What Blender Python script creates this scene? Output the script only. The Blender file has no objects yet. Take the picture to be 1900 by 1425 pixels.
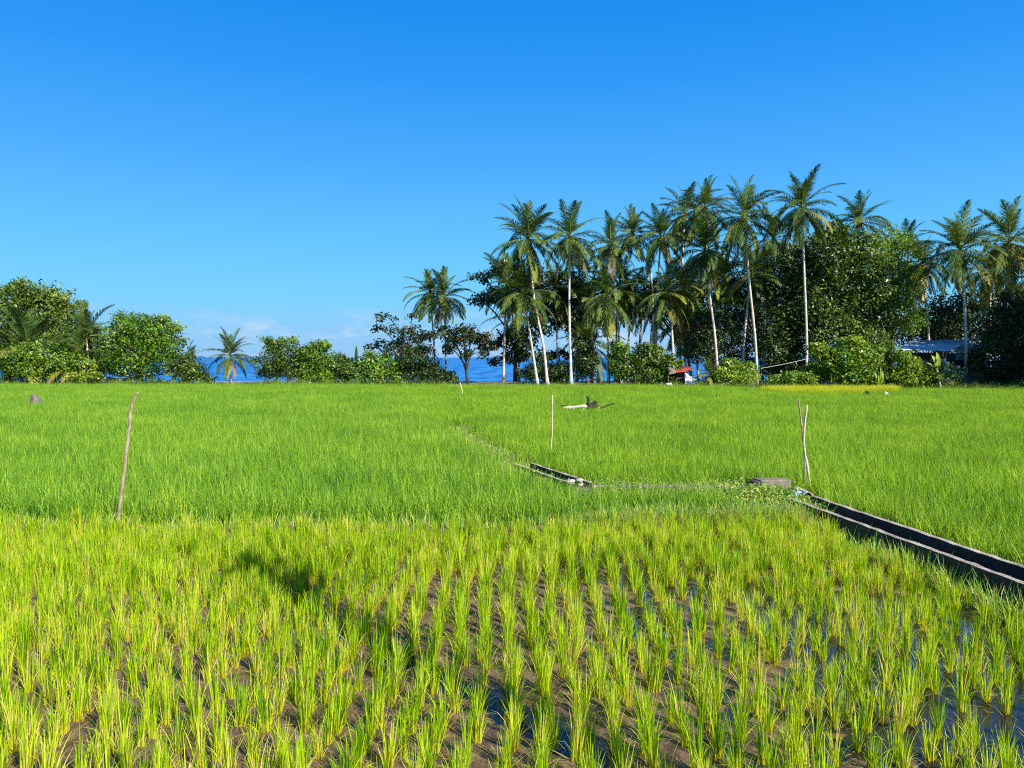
import bpy, math, random
import numpy as np
from mathutils import Vector, Matrix

S = bpy.context.scene
COL = S.collection
R = random.Random(11)
RN = np.random.default_rng(11)
F, CX, CY, H = 1400.0, 950.0, 712.5, 2.8
TH = math.atan((712.5 - 663.0) / F)
PI = math.pi

# ---------------------------------------------------------------- camera maths
def ray(px, py):
    u, v = (px - CX) / F, (CY - py) / F
    d = Vector((u, math.cos(TH) + v * math.sin(TH), -math.sin(TH) + v * math.cos(TH)))
    return d
def P(px, py, d):
    r = ray(px, py); return Vector((0, 0, H)) + r * (d / r.y)
def sm(a, b, x):
    t = min(1, max(0, (x - a) / (b - a))); return t * t * (3 - 2 * t)
def edge(x):                                     # far margin of the paddies
    return 66 - 6.5 * sm(11, 22, x) - 2.5 * sm(22, 40, x)
def gz(x, y):                                    # ground height
    e = edge(x)
    z = 0.28 * sm(e + .3, e + 2.0, y)
    return z - 3.0 * sm(80, 95, y) 

# ---------------------------------------------------------------- object helpers
def tag(o, label=None, cat=None, group=None, kind=None):
    if label: o['label'] = label
    if cat: o['category'] = cat
    if group: o['group'] = group
    if kind: o['kind'] = kind
    return o
def link(name, me, parent=None, loc=(0, 0, 0)):
    o = bpy.data.objects.new(name, me); COL.objects.link(o)
    o.location = loc
    if parent: o.parent = parent
    return o
def thing(name, loc, label, cat, group=None):
    o = bpy.data.objects.new(name, None); COL.objects.link(o)
    o.empty_display_size = .3; o.location = loc
    return tag(o, label, cat, group)
def npmesh(name, V, Q, mats, tint=None, v=None, midx=None, smooth=False):
    """vertex array, polygon list/array (all the same size, or a python list), materials, optional point attributes"""
    me = bpy.data.meshes.new(name)
    V = np.asarray(V, dtype=np.float32)
    if isinstance(Q, np.ndarray):
        n, k = Q.shape
        me.vertices.add(len(V)); me.vertices.foreach_set('co', V.ravel())
        me.loops.add(n * k); me.loops.foreach_set('vertex_index', Q.astype(np.int32).ravel())
        me.polygons.add(n); me.polygons.foreach_set('loop_start', np.arange(0, n * k, k, dtype=np.int32))
        me.update(calc_edges=True)
    else:
        me.from_pydata([tuple(map(float, p)) for p in V], [], [tuple(map(int, q)) for q in Q])
    for nm, arr in (('tint', tint), ('v', v)):
        if arr is not None:
            a = me.attributes.new(nm, 'FLOAT', 'POINT'); a.data.foreach_set('value', np.asarray(arr, dtype=np.float32))
    for m in (mats if isinstance(mats, (list, tuple)) else [mats]): me.materials.append(m)
    if midx is not None: me.polygons.foreach_set('material_index', np.asarray(midx, dtype=np.int32))
    if smooth: me.polygons.foreach_set('use_smooth', np.ones(len(me.polygons), dtype=bool))
    me.update()
    return me
class MB:
    def __init__(s): s.V = []; s.Q = []; s.t = []
    def add(s, V, Q, t=.5):
        b = len(s.V); s.V += [tuple(p) for p in V]; s.Q += [tuple(i + b for i in q) for q in Q]
        s.t += [t] * len(V) if not hasattr(t, '__len__') else list(t)
        return s
    def box(s, c, d, rz=0, taper=1.0, rx=0, jit=0):
        M = Matrix.Translation(c) @ Matrix.Rotation(rz, 4, 'Z') @ Matrix.Rotation(rx, 4, 'X')
        V = []
        for z in (-.5, .5):
            k = 1 if z < 0 else taper
            for x, y in ((-.5, -.5), (.5, -.5), (.5, .5), (-.5, .5)):
                p = Vector((x * d[0] * k, y * d[1] * k, z * d[2]))
                if jit: p += Vector((R.uniform(-jit, jit), R.uniform(-jit, jit), R.uniform(-jit, jit)))
                V.append(M @ p)
        return s.add(V, [(3, 2, 1, 0), (4, 5, 6, 7), (0, 1, 5, 4), (1, 2, 6, 5), (2, 3, 7, 6), (3, 0, 4, 7)])
    def tube(s, pts, rad, n=8, t=.5):
        pts = [Vector(p) for p in pts]
        if not hasattr(rad, '__len__'): rad = [rad] * len(pts)
        V = []; Q = []
        prev = None
        for i, p in enumerate(pts):
            T = (pts[min(i + 1, len(pts) - 1)] - pts[max(i - 1, 0)]).normalized()
            if prev is None:
                a = Vector((1, 0, 0)) if abs(T.x) < .9 else Vector((0, 1, 0))
                U = T.cross(a).normalized()
            else: U = (prev - T * prev.dot(T)).normalized()
            prev = U; W = T.cross(U)
            for k in range(n):
                a = 2 * PI * k / n
                V.append(p + (U * math.cos(a) + W * math.sin(a)) * rad[i])
        m = len(pts)
        for i in range(m - 1):
            for k in range(n):
                Q.append((i * n + k, i * n + (k + 1) % n, (i + 1) * n + (k + 1) % n, (i + 1) * n + k))
        Q.append(tuple(range(n - 1, -1, -1))); Q.append(tuple((m - 1) * n + k for k in range(n)))
        return s.add(V, Q, t)
    def blob(s, c, r, seed=0, n=10, m=7, amp=.2):
        rr = random.Random(seed); V = []; Q = []
        ph = [rr.uniform(0, 6) for _ in range(6)]
        for i in range(m + 1):
            a = PI * i / m
            for k in range(n):
                b = 2 * PI * k / n
                q = 1 + amp * (math.sin(2 * b + ph[0]) * math.sin(a) + .6 * math.sin(3 * a + ph[1] + b) + .4 * math.cos(3 * b + ph[2])) * .6
                V.append((c[0] + r[0] * q * math.sin(a) * math.cos(b), c[1] + r[1] * q * math.sin(a) * math.sin(b), c[2] + r[2] * q * math.cos(a)))
        for i in range(m):
            for k in range(n): Q.append((i * n + k, (i + 1) * n + k, (i + 1) * n + (k + 1) % n, i * n + (k + 1) % n))
        return s.add(V, Q)
    def mesh(s, name, mat, smooth=False):
        return npmesh(name, s.V, s.Q, mat, tint=s.t, smooth=smooth)
    def obj(s, name, mat, parent=None, loc=(0, 0, 0), smooth=False, bevel=0):
        o = link(name, s.mesh(name, mat, smooth), parent, loc)
        if bevel:
            b = o.modifiers.new('bevel', 'BEVEL'); b.width = bevel; b.segments = 2; b.limit_method = 'ANGLE'
        return o
def spline(pts, n=24):
    pts = [Vector(p) for p in pts]
    if len(pts) == 2: return [pts[0].lerp(pts[1], i / n) for i in range(n + 1)]
    out = []; Pp = [pts[0] * 2 - pts[1]] + pts + [pts[-1] * 2 - pts[-2]]
    seg = len(pts) - 1; k = max(2, n // seg)
    for i in range(seg):
        a, b, c, d = Pp[i:i + 4]
        for j in range(k):
            t = j / k
            out.append(.5 * ((2 * b) + (c - a) * t + (2 * a - 5 * b + 4 * c - d) * t * t + (3 * b - a - 3 * c + d) * t ** 3))
    out.append(pts[-1]); return out

# ---------------------------------------------------------------- value noise
def vnoise(x, y, seed):
    g = np.random.default_rng(seed).random((256, 256))
    xi = np.floor(x).astype(int); yi = np.floor(y).astype(int)
    fx = x - xi; fy = y - yi; fx = fx * fx * (3 - 2 * fx); fy = fy * fy * (3 - 2 * fy)
    q = lambda a, b: g[a % 256, b % 256]
    return (q(xi, yi) * (1 - fx) + q(xi + 1, yi) * fx) * (1 - fy) + (q(xi, yi + 1) * (1 - fx) + q(xi + 1, yi + 1) * fx) * fy
def fbm(x, y, seed, o=4):
    s = 0; a = .5
    for i in range(o): s = s + a * vnoise(x * 2 ** i, y * 2 ** i, seed + i); a *= .5
    return s / (1 - .5 ** o)

# ---------------------------------------------------------------- materials
def newmat(name):
    m = bpy.data.materials.new(name); m.use_nodes = True
    nt = m.node_tree; nt.nodes.clear()
    return m, nt, nt.nodes, nt.links
def N(nd, t, **kw):
    n = nd.new(t)
    for k, val in kw.items(): setattr(n, k, val)
    return n
def ramp(nd, stops):
    r = nd.new('ShaderNodeValToRGB'); e = r.color_ramp.elements
    while len(e) > 1: e.remove(e[-1])
    e[0].position = stops[0][0]; e[0].color = (*stops[0][1], 1)
    for p, c in stops[1:]:
        x = e.new(p); x.color = (*c, 1)
    return r
def mixc(nd, lk, a, b, f, mode='MIX'):
    m = nd.new('ShaderNodeMix'); m.data_type = 'RGBA'; m.blend_type = mode
    for sock, val in ((6, a), (7, b), (0, f)):
        if isinstance(val, (int, float)): m.inputs[sock].default_value = val
        elif isinstance(val, tuple): m.inputs[sock].default_value = (*val, 1)
        else: lk.new(val, m.inputs[sock])
    return m.outputs[2]
def leafmat(name, stops, base=None, transl=.35, rough=.5, spec=.35, nscale=.35, namp=.5, obrand=.25, tcol=(1.35, 1.2, .5)):
    """foliage: ramp over the tint of each leaf, mixed with a slow noise over the place; base = colour at the foot of a blade"""
    m, nt, nd, lk = newmat(name)
    at = N(nd, 'ShaderNodeAttribute', attribute_name='tint')
    geo = N(nd, 'ShaderNodeNewGeometry'); oi = N(nd, 'ShaderNodeObjectInfo')
    nz = N(nd, 'ShaderNodeTexNoise'); nz.inputs['Scale'].default_value = nscale; nz.inputs['Detail'].default_value = 4
    lk.new(geo.outputs['Position'], nz.inputs['Vector'])
    s1 = N(nd, 'ShaderNodeMath', operation='MULTIPLY_ADD'); lk.new(nz.outputs['Fac'], s1.inputs[0]); s1.inputs[1].default_value = namp * 2; s1.inputs[2].default_value = -namp
    s2 = N(nd, 'ShaderNodeMath', operation='MULTIPLY_ADD'); lk.new(oi.outputs['Random'], s2.inputs[0]); s2.inputs[1].default_value = obrand; s2.inputs[2].default_value = -obrand / 2
    s3 = N(nd, 'ShaderNodeMath', operation='ADD'); lk.new(s1.outputs[0], s3.inputs[0]); lk.new(s2.outputs[0], s3.inputs[1])
    s4 = N(nd, 'ShaderNodeMath', operation='ADD', use_clamp=True); lk.new(s3.outputs[0], s4.inputs[0]); lk.new(at.outputs['Fac'], s4.inputs[1])
    rp = ramp(nd, stops); lk.new(s4.outputs[0], rp.inputs['Fac'])
    col = rp.outputs['Color']
    if base:
        av = N(nd, 'ShaderNodeAttribute', attribute_name='v')
        mr = N(nd, 'ShaderNodeMapRange'); mr.inputs[1].default_value = base[1]; mr.inputs[2].default_value = base[2]; mr.inputs[3].default_value = 1; mr.inputs[4].default_value = 0
        lk.new(av.outputs['Fac'], mr.inputs[0])
        col = mixc(nd, lk, col, base[0], mr.outputs[0])
    pb = N(nd, 'ShaderNodeBsdfPrincipled'); pb.inputs['Roughness'].default_value = rough; pb.inputs['Specular IOR Level'].default_value = spec
    lk.new(col, pb.inputs['Base Color'])
    tr = N(nd, 'ShaderNodeBsdfTranslucent'); lk.new(mixc(nd, lk, col, tcol, 1.0, 'MULTIPLY'), tr.inputs['Color'])
    mx = N(nd, 'ShaderNodeMixShader'); mx.inputs[0].default_value = transl
    out = N(nd, 'ShaderNodeOutputMaterial')
    lk.new(pb.outputs[0], mx.inputs[1]); lk.new(tr.outputs[0], mx.inputs[2]); lk.new(mx.outputs[0], out.inputs[0])
    return m
def solidmat(name, stops, scale=6, rough=.85, bump=.3, bscale=None, spec=.3, coord='Object', detail=6, stretch=None, metal=0):
    m, nt, nd, lk = newmat(name)
    tc = N(nd, 'ShaderNodeTexCoord'); vec = tc.outputs[coord]
    if stretch:
        mp = N(nd, 'ShaderNodeMapping'); mp.inputs['Scale'].default_value = stretch; lk.new(vec, mp.inputs[0]); vec = mp.outputs[0]
    nz = N(nd, 'ShaderNodeTexNoise'); nz.inputs['Scale'].default_value = scale; nz.inputs['Detail'].default_value = detail; nz.inputs['Roughness'].default_value = .62
    lk.new(vec, nz.inputs['Vector'])
    rp = ramp(nd, stops); lk.new(nz.outputs['Fac'], rp.inputs['Fac'])
    pb = N(nd, 'ShaderNodeBsdfPrincipled'); pb.inputs['Roughness'].default_value = rough; pb.inputs['Specular IOR Level'].default_value = spec; pb.inputs['Metallic'].default_value = metal
    lk.new(rp.outputs['Color'], pb.inputs['Base Color'])
    n2 = N(nd, 'ShaderNodeTexNoise'); n2.inputs['Scale'].default_value = bscale or scale * 4; n2.inputs['Detail'].default_value = 5
    lk.new(vec, n2.inputs['Vector'])
    bp = N(nd, 'ShaderNodeBump'); bp.inputs['Strength'].default_value = bump; bp.inputs['Distance'].default_value = .05
    lk.new(n2.outputs['Fac'], bp.inputs['Height']); lk.new(bp.outputs[0], pb.inputs['Normal'])
    out = N(nd, 'ShaderNodeOutputMaterial'); lk.new(pb.outputs[0], out.inputs[0])
    return m

M = {}
M['rice_front'] = leafmat('rice_front', [(0, (.07, .17, .006)), (.3, (.18, .36, .006)), (.6, (.38, .55, .010)), (.85, (.58, .64, .02)), (1, (.62, .52, .15))],
                          base=((.52, .48, .03), .0, .45), transl=.42, spec=.18, nscale=.5, namp=.35, obrand=.5)
M['rice_far'] = leafmat('rice_far', [(0, (.05, .13, .012)), (.35, (.145, .31, .016)), (.7, (.29, .49, .024)), (1, (.48, .58, .05))],
                        base=((.16, .28, .03), .0, .3), transl=.42, spec=.2, nscale=.3, namp=.36, obrand=.2)
M['rice_left'] = leafmat('rice_left', [(0, (.042, .12, .014)), (.35, (.12, .29, .02)), (.7, (.26, .47, .028)), (1, (.46, .56, .055))],
                         base=((.12, .24, .03), .0, .3), transl=.42, spec=.2, nscale=.3, namp=.36, obrand=.2)
M['rice_yellow'] = leafmat('rice_yellow', [(0, (.34, .42, .01)), (1, (.56, .56, .015))], transl=.4, namp=.2)
M['straw'] = leafmat('straw', [(0, (.36, .30, .10)), (1, (.62, .52, .24))], transl=.25, namp=.3)
M['weed'] = leafmat('weed', [(0, (.06, .18, .02)), (.5, (.17, .36, .03)), (.85, (.36, .46, .06)), (1, (.56, .48, .18))], transl=.35, nscale=1.2, namp=.4)
M['frond'] = leafmat('frond', [(0, (.012, .036, .008)), (.45, (.045, .095, .016)), (.8, (.125, .18, .03)), (1, (.21, .25, .05))], transl=.28, rough=.55, spec=.22, nscale=.2, namp=.3, obrand=.5)
M['frond_old'] = leafmat('frond_old', [(0, (.13, .18, .02)), (.5, (.25, .27, .03)), (1, (.34, .27, .06))], transl=.3, rough=.45, nscale=.2, namp=.2, obrand=.6)
M['frond_dead'] = leafmat('frond_dead', [(0, (.12, .085, .04)), (1, (.28, .20, .10))], transl=.15, rough=.7, nscale=.2, namp=.2, obrand=.6)
M['leaf_dark'] = leafmat('leaf_dark', [(0, (.011, .028, .008)), (.5, (.034, .072, .014)), (1, (.10, .15, .028))], transl=.25, rough=.42, nscale=.3, namp=.3)
M['leaf_mid'] = leafmat('leaf_mid', [(0, (.022, .052, .010)), (.5, (.075, .14, .018)), (1, (.20, .27, .04))], transl=.3, rough=.42, nscale=.3, namp=.3)
M['leaf_bright'] = leafmat('leaf_bright', [(0, (.05, .13, .012)), (.5, (.12, .24, .018)), (1, (.27, .33, .03))], transl=.32, rough=.42, nscale=.3, namp=.3)
M['leaf_lime'] = leafmat('leaf_lime', [(0, (.08, .17, .012)), (.5, (.20, .31, .02)), (1, (.40, .40, .04))], transl=.32, nscale=.4, namp=.3)
M['leaf_almond'] = leafmat('leaf_almond', [(0, (.010, .026, .010)), (.6, (.026, .050, .014)), (.95, (.06, .075, .02)), (1, (.10, .05, .02))], transl=.2, rough=.4, nscale=.3, namp=.25)  # almond leaves set darker: shadow from neighbouring trees put into the colour
M['leaf_pale'] = leafmat('leaf_pale', [(0, (.07, .13, .06)), (.5, (.16, .24, .13)), (1, (.42, .46, .32))], transl=.25, nscale=.6, namp=.3)
M['palm_bark'] = solidmat('palm_bark', [(.3, (.26, .22, .18)), (.55, (.50, .45, .38)), (.8, (.68, .62, .54))], scale=1.2, bump=.5, bscale=9, stretch=(1, 1, 3))
M['bark'] = solidmat('bark', [(.3, (.07, .055, .04)), (.7, (.22, .18, .13))], scale=3, bump=.6)
M['pale_bark'] = solidmat('pale_bark', [(.3, (.25, .21, .16)), (.7, (.48, .43, .36))], scale=3, bump=.6)
M['stick'] = solidmat('stick', [(.3, (.13, .09, .06)), (.5, (.28, .21, .14)), (.75, (.46, .38, .28))], scale=5, bump=.5, bscale=30, stretch=(3, 3, 1))
M['pale_stick'] = solidmat('pale_stick', [(.3, (.36, .28, .20)), (.7, (.62, .52, .40))], scale=5, bump=.4, bscale=30, stretch=(3, 3, 1))
M['driftwood'] = solidmat('driftwood', [(.3, (.34, .28, .21)), (.7, (.66, .58, .48))], scale=3, bump=.5)
M['charred'] = solidmat('charred', [(.3, (.010, .009, .008)), (.7, (.045, .038, .032))], scale=5, bump=.6)
M['concrete'] = solidmat('concrete', [(.25, (.12, .095, .07)), (.48, (.28, .235, .18)), (.7, (.42, .36, .28))], scale=5, bump=.45, bscale=40)
M['concrete_dark'] = solidmat('concrete_dark', [(.25, (.08, .065, .05)), (.55, (.19, .155, .12)), (.8, (.32, .27, .21))], scale=5, bump=.5, bscale=30)
M['shaded_concrete'] = solidmat('shaded_concrete', [(.3, (.014, .012, .009)), (.6, (.045, .038, .026)), (.85, (.11, .09, .065))], scale=5, bump=.5, bscale=30, rough=.7)  # near-black concrete: shade of the channel and block end painted as colour
M['stone'] = solidmat('stone', [(.3, (.07, .055, .045)), (.7, (.20, .17, .145))], scale=6, bump=.7, bscale=14)
M['pale_stone'] = solidmat('pale_stone', [(.3, (.28, .25, .19)), (.7, (.48, .43, .35))], scale=6, bump=.6, bscale=18)
M['coconut'] = solidmat('coconut', [(.35, (.20, .17, .03)), (.65, (.42, .25, .06))], scale=1.0, bump=.05, rough=.5)
M['rust'] = solidmat('rust', [(.3, (.20, .035, .022)), (.7, (.36, .07, .045))], scale=2.0, bump=.2)
M['tin'] = solidmat('tin', [(.35, (.28, .33, .40)), (.6, (.46, .51, .58)), (.72, (.74, .76, .78))], scale=.9, bump=.1, rough=.55, stretch=(.35, 2.2, 1))
M['tin_blue'] = solidmat('tin_blue', [(.35, (.18, .26, .38)), (.7, (.42, .50, .60))], scale=1.5, bump=.1, rough=.5)
M['white'] = solidmat('white', [(.3, (.62, .62, .60)), (.7, (.82, .82, .80))], scale=6, bump=.5, bscale=10, rough=.6)
M['plank'] = solidmat('plank', [(.3, (.13, .10, .075)), (.7, (.28, .22, .16))], scale=3, bump=.4, stretch=(1, 1, .25))
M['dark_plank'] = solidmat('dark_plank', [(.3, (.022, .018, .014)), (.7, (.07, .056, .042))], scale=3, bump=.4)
M['pale_wood'] = solidmat('pale_wood', [(.3, (.50, .40, .32)), (.7, (.74, .64, .54))], scale=3, bump=.3)
M['bag_blue'] = solidmat('bag_blue', [(.3, (.14, .22, .30)), (.7, (.40, .48, .55))], scale=7, bump=.9, bscale=12, rough=.35)
M['black_hide'] = solidmat('black_hide', [(.3, (.010, .010, .010)), (.7, (.04, .036, .032))], scale=8, bump=.2)
M['rope'] = solidmat('rope', [(.3, (.42, .38, .32)), (.7, (.68, .62, .55))], scale=10, bump=.4)
M['wire'] = solidmat('wire', [(.3, (.02, .02, .02)), (.7, (.05, .05, .05))], scale=10, bump=0)

# ground under the crop / the shore
def groundmat():
    m, nt, nd, lk = newmat('soil')
    geo = N(nd, 'ShaderNodeNewGeometry')
    a = N(nd, 'ShaderNodeTexNoise'); a.inputs['Scale'].default_value = 1.6; a.inputs['Detail'].default_value = 8
    lk.new(geo.outputs['Position'], a.inputs['Vector'])
    sep = N(nd, 'ShaderNodeSeparateXYZ'); lk.new(geo.outputs['Position'], sep.inputs[0])
    mud = ramp(nd, [(.3, (.045, .036, .024)), (.7, (.12, .095, .06))]); lk.new(a.outputs['Fac'], mud.inputs[0])
    sand = ramp(nd, [(.3, (.12, .10, .055)), (.7, (.30, .25, .16))]); lk.new(a.outputs['Fac'], sand.inputs[0])
    mr = N(nd, 'ShaderNodeMapRange'); mr.inputs[1].default_value = 55; mr.inputs[2].default_value = 82; lk.new(sep.outputs['Y'], mr.inputs[0])
    col = mixc(nd, lk, mud.outputs[0], sand.outputs[0], mr.outputs[0])
    pb = N(nd, 'ShaderNodeBsdfPrincipled'); pb.inputs['Roughness'].default_value = .9; lk.new(col, pb.inputs['Base Color'])
    bp = N(nd, 'ShaderNodeBump'); bp.inputs['Distance'].default_value = .1; lk.new(a.outputs['Fac'], bp.inputs['Height']); lk.new(bp.outputs[0], pb.inputs['Normal'])
    lk.new(pb.outputs[0], N(nd, 'ShaderNodeOutputMaterial').inputs[0]); return m
M['soil'] = groundmat()
def mudmat():
    m, nt, nd, lk = newmat('wet_mud')
    geo = N(nd, 'ShaderNodeNewGeometry')
    a = N(nd, 'ShaderNodeTexNoise'); a.inputs['Scale'].default_value = 5; a.inputs['Detail'].default_value = 9; a.inputs['Roughness'].default_value = .65
    b = N(nd, 'ShaderNodeTexNoise'); b.inputs['Scale'].default_value = 26; b.inputs['Detail'].default_value = 6
    for q in (a, b): lk.new(geo.outputs['Position'], q.inputs['Vector'])
    c = ramp(nd, [(.28, (.055, .033, .018)), (.5, (.115, .072, .040)), (.72, (.20, .135, .078))]); lk.new(a.outputs['Fac'], c.inputs[0])
    sep = N(nd, 'ShaderNodeSeparateXYZ'); lk.new(geo.outputs['Position'], sep.inputs[0])
    wet = N(nd, 'ShaderNodeMapRange'); wet.inputs[1].default_value = .0; wet.inputs[2].default_value = .03; wet.inputs[3].default_value = .22; wet.inputs[4].default_value = .75
    lk.new(sep.outputs['Z'], wet.inputs[0])
    pb = N(nd, 'ShaderNodeBsdfPrincipled'); pb.inputs['Specular IOR Level'].default_value = .25; lk.new(c.outputs[0], pb.inputs['Base Color']); lk.new(wet.outputs[0], pb.inputs['Roughness'])
    bp = N(nd, 'ShaderNodeBump'); bp.inputs['Distance'].default_value = .02; bp.inputs['Strength'].default_value = .7
    lk.new(b.outputs['Fac'], bp.inputs['Height']); lk.new(bp.outputs[0], pb.inputs['Normal'])
    lk.new(pb.outputs[0], N(nd, 'ShaderNodeOutputMaterial').inputs[0]); return m
M['mud'] = mudmat()
def watermat(name, col, rough, scale, dist, strength, stretch=(1, 1, 1), col2=None):
    m, nt, nd, lk = newmat(name)
    geo = N(nd, 'ShaderNodeNewGeometry'); mp = N(nd, 'ShaderNodeMapping'); mp.inputs['Scale'].default_value = stretch
    lk.new(geo.outputs['Position'], mp.inputs[0])
    a = N(nd, 'ShaderNodeTexNoise'); a.inputs['Scale'].default_value = scale; a.inputs['Detail'].default_value = 6; a.inputs['Roughness'].default_value = .6
    lk.new(mp.outputs[0], a.inputs['Vector'])
    pb = N(nd, 'ShaderNodeBsdfPrincipled'); pb.inputs['Roughness'].default_value = rough; pb.inputs['IOR'].default_value = 1.33
    if col2:
        b = N(nd, 'ShaderNodeTexNoise'); b.inputs['Scale'].default_value = scale * .8; b.inputs['Detail'].default_value = 5
        lk.new(mp.outputs[0], b.inputs['Vector'])
        rp = ramp(nd, [(.40, col), (.60, col2)]); lk.new(b.outputs['Fac'], rp.inputs[0]); lk.new(rp.outputs[0], pb.inputs['Base Color'])
    else: pb.inputs['Base Color'].default_value = (*col, 1)
    bp = N(nd, 'ShaderNodeBump'); bp.inputs['Distance'].default_value = dist; bp.inputs['Strength'].default_value = strength
    lk.new(a.outputs['Fac'], bp.inputs['Height']); lk.new(bp.outputs[0], pb.inputs['Normal'])
    lk.new(pb.outputs[0], N(nd, 'ShaderNodeOutputMaterial').inputs[0]); return m
M['sea'] = watermat('sea', (.002, .085, .26), 1.0, .6, .35, .6, (.8, .14, 1), (.012, .17, .42))
M['puddle'] = watermat('puddle', (.018, .017, .014), .03, 3, .01, .25)

# ---------------------------------------------------------------- geometry generators
def blades(n, L, dL, w, lean, curl, seed, area=None, spread=.03, segs=4, straw=0.0):
    """n grass blades: returns V, Q, tint, v. area=(sx,sy) scatters the feet over a tile, otherwise within a tuft of radius spread"""
    g = np.random.default_rng(seed)
    if area is not None: bx = (g.random(n) - .5) * area[0]; by = (g.random(n) - .5) * area[1]; ph = g.random(n) * 2 * PI
    else:
        r = spread * np.sqrt(g.random(n)); ph = g.random(n) * 2 * PI; bx = r * np.cos(ph); by = r * np.sin(ph)
        ph = ph + g.normal(0, .5, n)
    th0 = np.abs(g.normal(lean[0], lean[1], n)); cu = np.abs(g.normal(curl[0], curl[1], n))
    broken = g.random(n) < .10; cu[broken] += g.uniform(1.0, 2.0, broken.sum())
    LL = np.clip(g.normal(L, dL, n), .35 * L, 1.6 * L)
    tw = g.normal(0, .7, n)
    ts = np.linspace(0, 1, segs + 1); V = np.zeros((n, segs + 1, 2, 3))
    x = np.zeros(n); z = np.zeros(n)
    for i, t in enumerate(ts):
        if i:
            tm = (ts[i - 1] + t) / 2; a = th0 + cu * tm ** 1.6
            x = x + LL / segs * np.sin(a); z = z + LL / segs * np.cos(a)
        ww = w * (1 - t ** 2.2) * .5 + .0006
        wx = -np.sin(ph + tw) * ww; wy = np.cos(ph + tw) * ww
        cx = bx + x * np.cos(ph); cy = by + x * np.sin(ph)
        for k, sg in enumerate((-1, 1)):
            V[:, i, k, 0] = cx + sg * wx; V[:, i, k, 1] = cy + sg * wy; V[:, i, k, 2] = z
    idx = np.arange(n * (segs + 1) * 2).reshape(n, segs + 1, 2)
    Q = np.stack([idx[:, :-1, 0], idx[:, :-1, 1], idx[:, 1:, 1], idx[:, 1:, 0]], -1).reshape(-1, 4)
    tint = np.clip(g.normal(.5, .26, n), 0, .9); st = g.random(n) < straw; tint[st] = 1
    tint = np.repeat(tint, (segs + 1) * 2); v = np.tile(np.repeat(ts, 2), n)
    return V.reshape(-1, 3), Q, tint, v
def joinq(*parts):
    Vs, Qs, ts, vs = [], [], [], []; b = 0
    for V, Q, t, v in parts:
        Vs.append(V); Qs.append(Q + b); ts.append(t); vs.append(v); b += len(V)
    return np.concatenate(Vs), np.concatenate(Qs), np.concatenate(ts), np.concatenate(vs)
def leafquads(C, Nn, size, g, aspect=.5, droop=.2):
    """one folded leaf per centre C with rough normal Nn"""
    n = len(C)
    r = g.normal(size=(n, 3)); t = np.cross(Nn, r); t /= np.linalg.norm(t, axis=1)[:, None] + 1e-9
    t[:, 2] -= droop; t /= np.linalg.norm(t, axis=1)[:, None] + 1e-9
    b = np.cross(Nn, t); b /= np.linalg.norm(b, axis=1)[:, None] + 1e-9
    s = (size * g.uniform(.6, 1.35, n))[:, None]
    nn = np.cross(t, b)
    A = C - t * s * .5; B = C + t * s * .5
    l = C + b * s * aspect * .5 + nn * s * .1; q = C - b * s * aspect * .5 + nn * s * .1
    V = np.stack([A, q, B, l], 1).reshape(-1, 3); Q = np.arange(n * 4).reshape(n, 4)
    return V, Q
def crownmesh(name, blobs, n, size, mat, seed, aspect=.5, droop=.25, shell=(.45, 1.05), clump=.16, hollow=0):
    """blobs: (centre, radii) in local metres; leaves gather in small clumps spread through each blob"""
    g = np.random.default_rng(seed)
    vol = np.array([b[1][0] * b[1][2] + .3 * b[1][0] * b[1][1] for b in blobs]); vol = vol / vol.sum()
    Cs, Ns, Ts = [], [], []
    for (c, r), fr in zip(blobs, vol):
        m = max(12, int(n * fr)); per = 24; k = max(3, m // per)
        d = g.normal(size=(k, 3)); d /= np.linalg.norm(d, axis=1)[:, None]
        rad = g.uniform(shell[0] ** 2, shell[1] ** 2, k) ** .5
        cc = np.array(c) + d * np.array(r) * rad[:, None]
        ct = np.clip(g.normal(.48, .27, k), 0, 1)
        rr = clump * (r[0] * r[1] * r[2]) ** (1 / 3) + size * .6
        cn = g.normal(size=(k, 3)) * .8
        for j in range(per):
            off = np.clip(g.normal(size=(k, 3)), -1.7, 1.7) * rr * np.array([1, 1, .7])
            Cs.append(cc + off)
            nn = d * .5 + np.array([0, 0, .45]) + cn * .5 + g.normal(size=(k, 3)) * .38
            Ns.append(nn / np.linalg.norm(nn, axis=1)[:, None]); Ts.append(np.clip(ct + g.normal(0, .14, k), 0, 1))
    C = np.concatenate(Cs); Nn = np.concatenate(Ns); T = np.concatenate(Ts)
    V, Q = leafquads(C, Nn, size, g, aspect, droop)
    return npmesh(name, V, Q, mat, tint=np.repeat(T, 4))

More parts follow.
